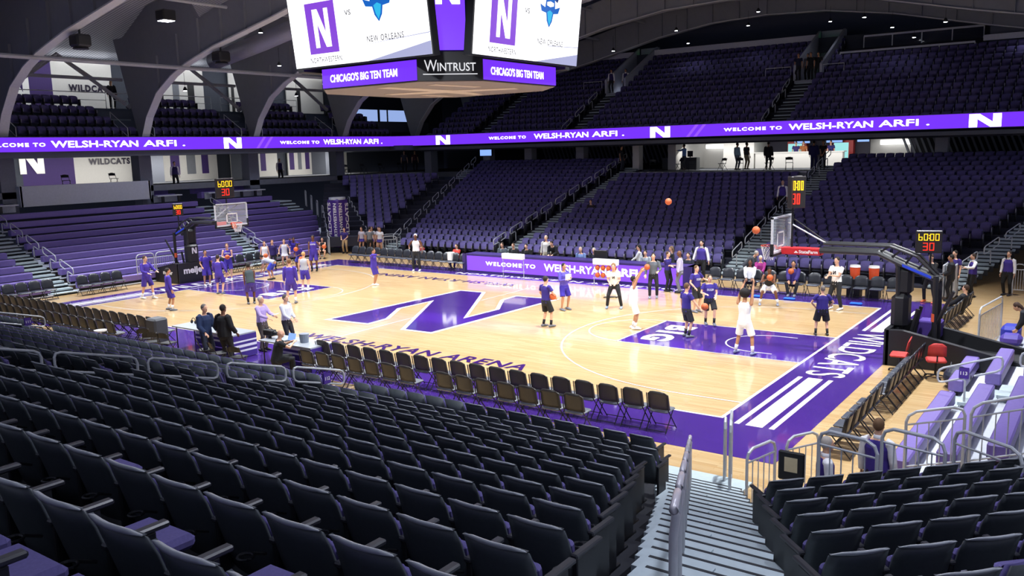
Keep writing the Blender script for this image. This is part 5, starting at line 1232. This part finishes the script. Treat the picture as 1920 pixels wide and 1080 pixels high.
person('person in grey shirt bending over behind the dark shirted player at left', -13.2, 2.2, 0, 200, 1.75, 'tee', '9a9da6', 'shorts', '3a44b8', DG, 'm', '1c1512', lean=75, pel=(0, -.1, .9), lh=(-.15, .5, .5), rh=(.15, .5, .5))
person('player in dark grey sleeveless shirt leaning forward in the left lane, hands on thighs', -8.21, -2.97, 0, 150, 1.85, 'tank', '2e3a3e', 'shorts', '3b2a86', '6a6e78', 'd', '120c0a', lean=32, pel=(0, -.08, .92), lh=(-.18, .22, .78), rh=(.18, .22, .78), sock=DG)
person('player in purple long sleeves, back to us, left of centre court', -6.74, -2.07, 0, 125, 1.9, 'long', PUR, 'shorts', '3f2c96', '6a6e78', 'l', '6b4a2e', lf=(-.16, 0, .09), rf=(.16, 0, .09), sock=WHT)
person('player in grey sleeveless top and purple shorts beyond the left lane', -8.87, .55, 0, 120, 1.8, 'tank', 'a6a8b0', 'shorts', '3f2c96', WHT, 'l', 'b98f5c', sock=WHT)
person('cheerleader in white dress standing left of two others by the left bench', -16.2, 4.23, 0, -30, 1.62, 'tank', WHT, 'skirt', WHT, WHT, 'l', '6b4226', 'long')
person('person in dark purple jacket standing between two cheerleaders', -16.5, 5.0, 0, -30, 1.6, 'jacket', '2a1d5c', 'pants', DG, DG, 'l', '8a5a34', 'long')
person('cheerleader in white and grey standing right of two others by the left bench', -16.12, 5.5, 0, -40, 1.62, 'tank', 'c9c9d2', 'skirt', 'd9d9de', WHT, 'l', '5a3826', 'long', lh=(-.32, .1, 1.0), rh=(.32, .1, 1.0))
person('person in purple seated on the lowest bench above the left bench chairs', -18.62, 8.3, .03, -30, 1.75, 'tee', '33249a', 'shorts', '33249a', DG, 'd', '120c0a', lh=(-.1, .25, 1.0), rh=(.12, .25, 1.25), **{k: v for k, v in SIT.items() if k not in ('lh', 'rh')})
person('tall player in purple jersey with a ball at his side by the far left corner', -13.67, 5.41, 0, -50, 1.93, 'tank', PUR, 'shorts', '3f2c96', DG, 'd', '120c0a', lh=(-.35, .25, 1.1), rh=(.2, .2, .9), sock=DG, mark=('NORTHWESTERN', 'e9e9ee', .07, .26, .36)); held('basketball beside the tall jersey player at the far left corner', -13.15, 5.7, 1.3)
person('player in purple bending with a ball left of the tall jersey player', -14.35, 5.0, 0, -60, 1.7, 'tee', '3b2a8c', 'shorts', '3a3a9a', DG, 'd', '120c0a', lean=35, pel=(0, -.1, .88), lh=(-.1, .42, .95), rh=(.1, .42, .95)); held('basketball held low at the far left corner', -14.0, 4.5, 1.25); held('basketball held lowest at the far left corner', -13.75, 4.6, .75)
person('person in black dress seated on the end chair by the stepped railing', -17.6, 9.6, 0, -50, 1.65, 'tank', '17181c', 'skirt', '17181c', DG, 'l', '3a261a', 'long', **SIT)
person('band staff in purple polo and khaki trousers beside the banner pillar', -18.17, 11.98, 0, -60, 1.62, 'tee', '33246e', 'pants', 'b59d78', DG, 'l', '5a4030', lh=(-.15, .3, 1.05), rh=(.15, .3, 1.05))
for k, (x, y, c1, hc, ps) in enumerate(((-17.6, 12.9, 'b9b6c6', '5a3522', {}), (-17.1, 13.3, 'cfcfd8', '7a5230', {}), (-16.6, 13.4, 'bdbcc8', '3a2418', {}), (-16.2, 13.1, 'e2e2e6', '6b4226', {}))):
    person(['cheerleader in grey and purple next to the khaki trousered staff', 'cheerleader in pale top, second from the khaki trousered staff', 'cheerleader in grey top, third from the khaki trousered staff', 'woman in white top at right end of the cheer group'][k], x, y, 0, -70, 1.6, 'tee', c1, 'skirt', '3b2a86', WHT, 'l', hc, 'long')
person('camera operator in grey shirt facing the cheer group', -16.3, 12.3, 0, 120, 1.72, 'tee', '6f747c', 'pants', DG, DG, 'l', '241a14')
person('player in purple with raised hand, alone left of centre on the far side', -7.07, 3.17, 0, 20, 1.76, 'long', PUR, 'shorts', '3f2c96', WHT, 'm', '1c1512', rh=(.2, .3, 1.5), lf=(-.07, 0, .09), rf=(.07, .02, .09))
person('man in white sleeveless top, white cap and black trousers left of the LED table', -8.53, 7.81, 0, -60, 1.96, 'tank', WHT, 'pants', DG, WHT, 'd', 'd9d9dc', lh=(-.32, .12, .95), rh=(.3, .12, 1.15), lf=(-.15, 0, .09), rf=(.15, 0, .09))
for k, (x, cx) in enumerate(((-9.8, '8a2c34'), (-7.3, 'c23a30'))):
    person(['person in dark red seated on the far bench left of the white capped man', 'person in red seated on the far bench right of the white capped man'][k], x, 9.6, 0, -90, 1.7, 'tee', cx, 'pants', '2a1d5c', DG, 'l', '3a2418', **SIT)
# --- table area near side
person('man in dark blue suit standing in profile behind the scorer table', -.72, -10.42, .0, 5, 1.82, 'jacket', '1f3157', 'pants', '20263a', DG, 'l', '6a6460', lh=(-.18, .3, 1.0), rh=(.22, .25, .98), det=1)
person('man in black puffer jacket with his back to us beside the blue suit', -.05, -10.25, 0, 100, 1.84, 'jacket', '15161a', 'pants', '1c1a1c', DG, 'd', '15100e', fat=1.18, lh=(-.3, .15, .95), rh=(.3, .15, .95), det=1)
person('balding man in lavender shirt and brown trousers holding a paper at the scorer table', -.6, -8.45, 0, 15, 1.78, 'long', 'b7a2d8', 'pants', '5a534c', DG, 'l', 'd0c4b8', 'short', fat=1.12, lh=(-.1, .42, 1.15), rh=(.2, .4, 1.12), det=1)
person('man in white shirt and tie standing behind the lavender shirt man', -.2, -7.8, 0, 10, 1.76, 'long', 'd8dbe4', 'pants', '23252c', DG, 'l', '55504c', fat=1.08, lh=(-.1, .28, 1.0), rh=(.12, .28, 1.0), det=1)
small('paper_sheet', 'white sheet of paper held by the lavender shirt man', 'paper', lambda b: b.add([(-.17, -8.5, 1.18), (.07, -8.4, 1.22), (.05, -8.2, 1.26), (-.17, -8.25, 1.2)], [(0, 1, 2, 3)], WHITEP))
person('bald man in black shirt seated at the scorer table working on a camera', 2.45, -10.35, 0, 60, 1.8, 'tee', '15171b', 'pants', '15171b', DG, 'l', 'c4b8ae', 'bald', fat=1.15, lean=12, lh=(-.1, .42, .95), rh=(.12, .42, .95), det=1, **{k: v for k, v in SIT.items() if k not in ('lh', 'rh')})
# --- centre and right court
person('player in purple tee and black shorts with a ball, back to us near centre court', 5.31, -1.06, 0, 75, 1.8, 'tee', '33247f', 'shorts', '1a1a1f', '6a6e78', 'l', '241a14', sock=DG, lf=(-.14, 0, .09), rf=(.14, .1, .09), lh=(-.22, .15, .95), rh=(.22, .25, 1.05), det=1, elb=(1, -.4, -.2)); held('basketball under the arm of the purple tee player near centre court', 5.55, -.98, 1.08)
person('coach in fading purple long sleeves and purple shorts holding papers at centre court', 4.16, 1.97, 0, -20, 1.82, 'long', '5b4cae', 'shorts', '35259a', '6a6e78', 'm', '1c1512', lf=(-.16, 0, .09), rf=(.16, .05, .09), lh=(-.1, .3, 1.25), rh=(.12, .3, 1.2), det=1)
small('paper_sheet', 'white papers held by the coach in fading purple', 'paper', lambda b: b.bbox(4.38, 4.5, 1.72, 1.98, 1.2, 1.42, .01, WHITEP))
person('man in white N tee and black trousers stooping before the LED table', 5.69, 3.15, 0, -70, 1.84, 'tee', 'efedea', 'pants', DG, '8a9ab0', 'l', '7a5632', lean=18, pel=(0, -.06, .92), lf=(-.27, 0, .09), rf=(.27, 0, .09), lh=(-.12, .3, 1.0), rh=(.12, .3, 1.0), det=1, mark=('N', '17181d', .1, .09, .28))
person('player in white uniform shooting with both arms raised, left one', 8.11, .04, 0, 30, 1.84, 'tank', 'eceef2', 'shorts', 'eef1f6', WHT, 'm', '1c1512', lf=(-.1, 0, .09), rf=(.1, .05, .09), lean=4, det=1, headp=-12, mark=('N', '1a1c24', .06, .05, .1), sock=WHT, **UP)
person('man in grey sweater and black trousers holding a ball by the LED table', 5.95, 5.98, 0, -65, 1.84, 'long', '5a5f66', 'pants', DG, '8a9096', 'l', '241a14', lh=(-.2, .3, 1.1), rh=(.3, .15, .95), det=1, lf=(-.14, 0, .09), rf=(.14, .12, .09)); held('basketball held by the man in the grey sweater', 5.85, 5.62, 1.3)
person('man in purple polo and black trousers with folded arms at the LED table end', 5.78, 7.69, 0, -10, 1.72, 'tee', '2d2070', 'pants', '17181d', DG, 'l', '4a3322', lh=(.05, .25, 1.15), rh=(-.02, .27, 1.18), det=1)
person('bald man in pale lavender shirt and grey trousers at the LED table end', 6.4, 7.55, 0, 200, 1.8, 'long', 'c3bdd8', 'pants', '6a6b75', DG, 'd', '000000', 'bald', fat=1.1, det=1)
person('player in purple lettered tee partly hidden at the far side of the right lane', 8.72, 3.87, 0, -20, 1.76, 'tee', '33247f', 'shorts', '1a1a1f', '6a6e78', 'l', '5a4028', lh=(-.28, .25, 1.25), rh=(.28, .2, 1.0), mark=('WILDCATS', 'd9d9e6', .08, .24, .28), det=1)
person('player in purple lettered tee walking toward us at the right lane', 10.06, 1.91, 0, -55, 1.76, 'tee', '33247f', 'shorts', '1a1a1f', '6a6e78', 'l', '3a2a1e', lf=(-.12, .22, .12), rf=(.1, -.15, .09), lh=(-.15, .32, 1.05), rh=(.2, .3, 1.15), sock=DG, mark=('WILDCATS', 'd9d9e6', .08, .24, .28), det=1)
person('player in purple tee with his back to us dribbling in the right lane', 10.18, -.26, 0, 60, 1.78, 'tee', '33247f', 'shorts', '24262c', '6a6e78', 'l', '5a4028', lf=(-.12, .05, .09), rf=(.13, .0, .09), lh=(-.45, .15, .85), rh=(.4, .25, .95), sock=DG, det=1); held('basketball being dribbled by the purple tee player in the right lane', 10.6, .22, .95)
person('tall curly haired player in white shooting with raised arms, back to us', 12.6, -1.6, 0, 85, 1.92, 'tank', 'eeeff3', 'shorts', 'eef0f5', '8a8fb0', 'm', '120c0a', 'afro', lf=(-.25, 0, .09), rf=(.25, 0, .09), det=1, sock=WHT, lh=(-.13, .25, 2.0), rh=(.16, .2, 2.05))
person('grey haired man in grey jacket bending beside the right stairs', 8.3, 10.4, .1, 0, 1.7, 'jacket', '3d4148', 'pants', '2a2c32', DG, 'l', 'a8a29a', lean=45, pel=(0, -.1, .9), lh=(-.1, .5, .8), rh=(.1, .5, .8))
person('white haired woman in magenta seated behind the right bench', 8.9, 10.2, .15, -80, 1.65, 'long', '9a2c7a', 'pants', '2a2050', DG, 'l', 'd8d4cc', **SIT)
person('man in white shirt and dark tie seated on the right bench', 8.85, 9.1, 0, -75, 1.8, 'long', 'e0e2e8', 'pants', '1c1d24', DG, 'd', '120c0a', det=1, **SIT)
person('player in black top and white shorts crouching before the right bench with a ball', 10.55, 6.5, 0, -70, 1.85, 'tank', '1c1d20', 'shorts', 'e8e9ee', '8a8fa0', 'd', '120c0a', lean=35, pel=(0, -.2, .72), lf=(-.32, .1, .09), rf=(.32, .1, .09), lh=(-.05, .42, 1.0), rh=(.12, .42, 1.0), det=1, sock=WHT); held('basketball held in front of the crouching player, left one', 10.72, 6.1, 1.12)
person('person in purple jacket and boot seated on the right bench', 10.65, 9.1, 0, -80, 1.85, 'jacket', '33246e', 'pants', '17181d', '6a6e78', 'm', '120c0a', det=1, **SIT); held('basketball held by the seated person in the purple jacket', 10.75, 8.5, 1.05)
person('tall coach in white N tee and black trousers clapping by the right bench', 12.99, 6.71, 0, -110, 1.96, 'tee', 'efeeec', 'pants', DG, 'e6e6ea', 'l', '2a1d16', lf=(-.2, 0, .09), rf=(.16, .05, .09), lh=(-.05, .35, 1.2), rh=(.1, .38, 1.15), det=1, mark=('N', '17181d', .12, .11, .26))
person('stocky man in purple polo and black shorts, back to us, hands on hips', 13.81, 2.0, 0, 115, 1.62, 'tee', '32257a', 'shorts', '17181d', '26282c', 'l', '6a625c', lf=(-.2, 0, .09), rf=(.2, 0, .09), lh=(-.22, .08, 1.0), rh=(.22, .08, 1.0), fat=1.22, det=1, sock=DG, elb=(1, -.3, 0))
person('man in black tracksuit and orange shoes holding a board behind the right hoop', 15.63, 9.69, 0, -110, 1.86, 'long', '15161a', 'pants', '17181d', 'd96a42', 'l', '3a261a', lh=(-.1, .35, 1.1), rh=(.12, .35, 1.1), lf=(-.2, 0, .09), rf=(.2, 0, .09))
person('man in black jacket standing beside the folded barriers', 16.23, 10.3, 0, 190, 1.8, 'jacket', '17181d', 'pants', '15161a', DG, 'm', '120c0a', lh=(-.12, .25, 1.0), rh=(.12, .25, 1.0))
person('person in purple behind the man in the black jacket', 16.2, 11.3, 0, -120, 1.85, 'tee', '33246e', 'pants', DG, DG, 'l', '241a14')
person('usher in purple vest leaning on the folded barriers', 16.8, 11.6, 0, -150, 1.72, 'vest', '3d2b86', 'pants', '121317', DG, 'l', '3a2a1e', lh=(-.3, .4, 1.25), rh=(0, .35, 1.25), fat=1.15)
person('usher in purple vest with arms down beside the far right railing', 17.9, 12.6, 0, -110, 1.76, 'vest', '3d2b86', 'pants', '121317', DG, 'l', '4a3a2e', fat=1.12)
person('dark haired man in black reclining on the chairs behind the right baseline', 17.15, 5.9, 0, 170, 1.8, 'jacket', '1a1b20', 'pants', '1a1b20', DG, 'l', '3a261a', lean=-15, **SIT)
person('woman in black jacket bending over bags at the right bleacher', 19.7, 1.7, .3, 180, 1.72, 'jacket', '1c1e26', 'pants', '17181d', DG, 'l', '3a241a', 'long', lean=72, pel=(0, -.1, .9), lh=(-.15, .5, .55), rh=(.15, .5, .5))
person('usher in purple vest in front of the near railing, seen in profile with grey hair', 18.04, -12.84, 0, 30, 1.74, 'vest', '38277e', 'pants', '17181d', DG, 'l', 'b5aca2', det=1, fat=1.1)
person('usher in purple vest with brown hair, back to us behind the near railing', 18.55, -11.8, 0, 80, 1.82, 'vest', '38277e', 'pants', '17181d', DG, 'l', '6a4e34', det=1, fat=1.12)
t = thing('music_stand', 'black stand with a framed board by the profile usher', 'stand', (17.55, -12.9, 0)); b = MB(); b.tube([(0, 0, 0), (0, 0, 1.0)], .015, 6, BLK); b.tube([(-.2, 0, .01), (.2, 0, .01)], .015, 6, BLK); b.build('pole', None, t)
b = MB(); b.bbox(-.2, .2, -.03, .03, .95, 1.42, .02, BLK); b.build('board', None, t); b = MB(); b.box(-.1, .1, -.034, -.031, 1.1, 1.33, mat('crest_cream', 'cdbf9a', .5)); b.build('crest', None, t)
# people behind the LED table
for lab, x, yy, st, top, tc_, hr_, hs_ in (
    ('man in grey jacket seated behind the LED table, leftmost', -4.6, 10.1, 1, 'jacket', '5a636b', '3a2a1e', 'short'), ('man in dark jacket seated behind the LED table, second from left', -3.9, 10.1, 1, 'jacket', '1f2226', '4a3322', 'short'),
    ('man in black suit seated behind the LED table, third from left', -3.1, 10.1, 1, 'jacket', '14161c', '241a14', 'short'), ('bald man in white shirt standing behind the LED table', -2.0, 10.2, 0, 'long', 'd5d3cc', 'b8a898', 'short'),
    ('man in black leaning over behind the LED table', -1.45, 10.1, 2, 'jacket', '14151a', '2a1d16', 'short'), ('man in light blue shirt seated behind the LED table', .2, 9.9, 1, 'long', '7f9ad0', 'b8a898', 'short'),
    ('man in dark blazer seated at a monitor behind the LED table', .95, 9.9, 1, 'jacket', '1f2430', 'a8a098', 'short'), ('woman in white sweater with black hair behind the LED table', 3.0, 10.4, 3, 'long', 'c9ccd2', '14100e', 'long'),
    ('man in grey shirt seated behind the LED table near its right end', 3.65, 9.9, 1, 'long', '9aa3ad', '2a1d16', 'short'), ('woman in dark top with brown hair behind the LED table', 4.6, 10.5, 3, 'long', '25272e', '6b5540', 'long'), ('man in dark polo seated at the right end of the LED table', 5.75, 9.9, 1, 'tee', '2a2d3c', '2a1d16', 'short')):
    kw = dict(SIT) if st in (1, 3) else {}
    if st == 1: kw['lean'] = 12
    if st == 2: kw = dict(lean=45, pel=(0, -.1, .92), lh=(-.1, .5, .9), rh=(.1, .5, .9))
    person(lab, x, yy, .1 if st != 3 else .25, -80 if st != 3 else 200, 1.78, top, tc_, 'pants', 'b5ad98' if st == 0 else '23252c', DG, 'l', hr_, hs_, **kw)
small('monitor', 'black monitor on the LED table right of the dark blazer man', 'monitor', lambda b: b.bbox(1.3, 2.0, 9.2, 9.26, .96, 1.4, .02, BLK))
person('big usher in purple vest standing in front of the far stand aisle', 6.0, 10.75, .0, -85, 1.9, 'vest', '3d2b86', 'pants', '121317', DG, 'l', '15100e', fat=1.25, lh=(-.36, .1, .85), rh=(.36, .1, .85))
person('usher in purple vest standing on the centre aisle stairs of the far stand', 6.3, 20.9, 2.35, -95, 1.8, 'vest', '3d2b86', 'pants', '121317', DG, 'l', 'b5aca2', 'bald', fat=1.15)
person('spectator in dark brown alone in the far stand seats', -4.9, 19.6, 1.75, -80, 1.7, 'long', '2e2428', 'pants', '1c1a20', DG, 'l', '6b4a34', **SIT)
# concourse people
for lab, x, yy, top, tc_, bc_, hs_, fc in (
    ('woman in black walking at the head of the left far aisle', -7.4, 28.2, 'tee', '1a1b20', '3a3d46', 'long', 0), ('man in blue shirt pointing beside the dark desk on the concourse', -3.6, 30.2, 'long', '5f86c2', '2a2d38', 'short', 180),
    ('man in pale blue shirt and grey trousers on the concourse', .4, 29.6, 'long', '9fc0cc', '6b7280', 'short', 60), ('man in dark vest and khaki trousers beside the pale blue shirt', .85, 30.1, 'tee', '2e3238', '9a8c70', 'short', 60),
    ('man in black suit before the concession counter', 2.55, 29.4, 'jacket', '15161a', '15161a', 'short', 90), ('person in navy purple hoodie before the concession counter', 5.4, 29.4, 'jacket', '27265c', '27265c', 'short', 90),
    ('woman in black with long hair at the head of the centre aisle', 6.2, 28.6, 'tee', '101114', '101114', 'long', -90)):
    kw = dict(lh=(-.45, .3, 1.35), rh=(.3, .1, .9)) if 'pointing' in lab else (dict(lh=(-.06, .22, .95), rh=(.06, .22, .95)) if 'centre aisle' in lab else {})
    person(lab, x, yy, 4.46, fc, 1.78, top, tc_, 'pants', bc_, DG, 'm', '1a1412', hs_, **kw)
for k, (x, c1) in enumerate(((2.9, '3b2f6e'), (3.4, 'a8643a'), (4.1, '1e2436'), (4.8, '5a2430'), (5.2, '2c2766'))):
    person('concession worker behind the counter, %s from the left' % ORD[k+1], x, 33.9, 4.5, -90, 1.72, 'tee', c1, 'pants', DG, DG, 'l', '241a14')
for lab, x, yy, z_, c1, fc in (('usher in dark vest standing left of the clock on the left concourse', -27.8, 6.9, 4.2, '2a1f5c', -20), ('usher in dark vest standing on the left concourse under the ribbon', -29.4, 16.6, 4.2, '2a1f5c', -20),
    ('person standing alone on the corner platform', -26.6, 27.0, 4.55, '3a3a4a', -40), ('person in maroon on the corner platform', -26.6, 28.3, 4.55, '4a2434', -40)):
    person(lab, x, yy, z_, fc, 1.75, 'vest' if 'usher' in lab else 'tee', c1, 'pants', '15161a', DG, 'l', '241a14')
person('person in dark clothes sitting on the top row before the upper WILDCATS wall', -30.9, 5.0, 9.3, -20, 1.75, 'jacket', '17181c', 'pants', '17181c', DG, 'l', 'a8925a', 'long')
for lab, x, yy, c1 in (('usher in vest at the left passage of the upper stand, left one', -11.0, 33.4, '2a1f5c'), ('usher in vest at the left passage of the upper stand, right one', -10.1, 34.0, '2a1f5c'), ('person in navy in the right passage of the upper stand, leftmost', 3.1, 33.3, '1c2038'),
    ('person in grey in the right passage of the upper stand, second from left', 3.5, 34.0, '8a8c94'), ('person in black in the right passage of the upper stand, third from left', 3.9, 33.3, '101114'), ('person in black in the right passage of the upper stand, rightmost', 4.3, 33.6, '121317')):
    person(lab, x, yy, UZ+UR*8, -90, 1.78, 'vest' if 'usher' in lab else 'tee', c1, 'pants', '121317', DG, 'm', '15100e')
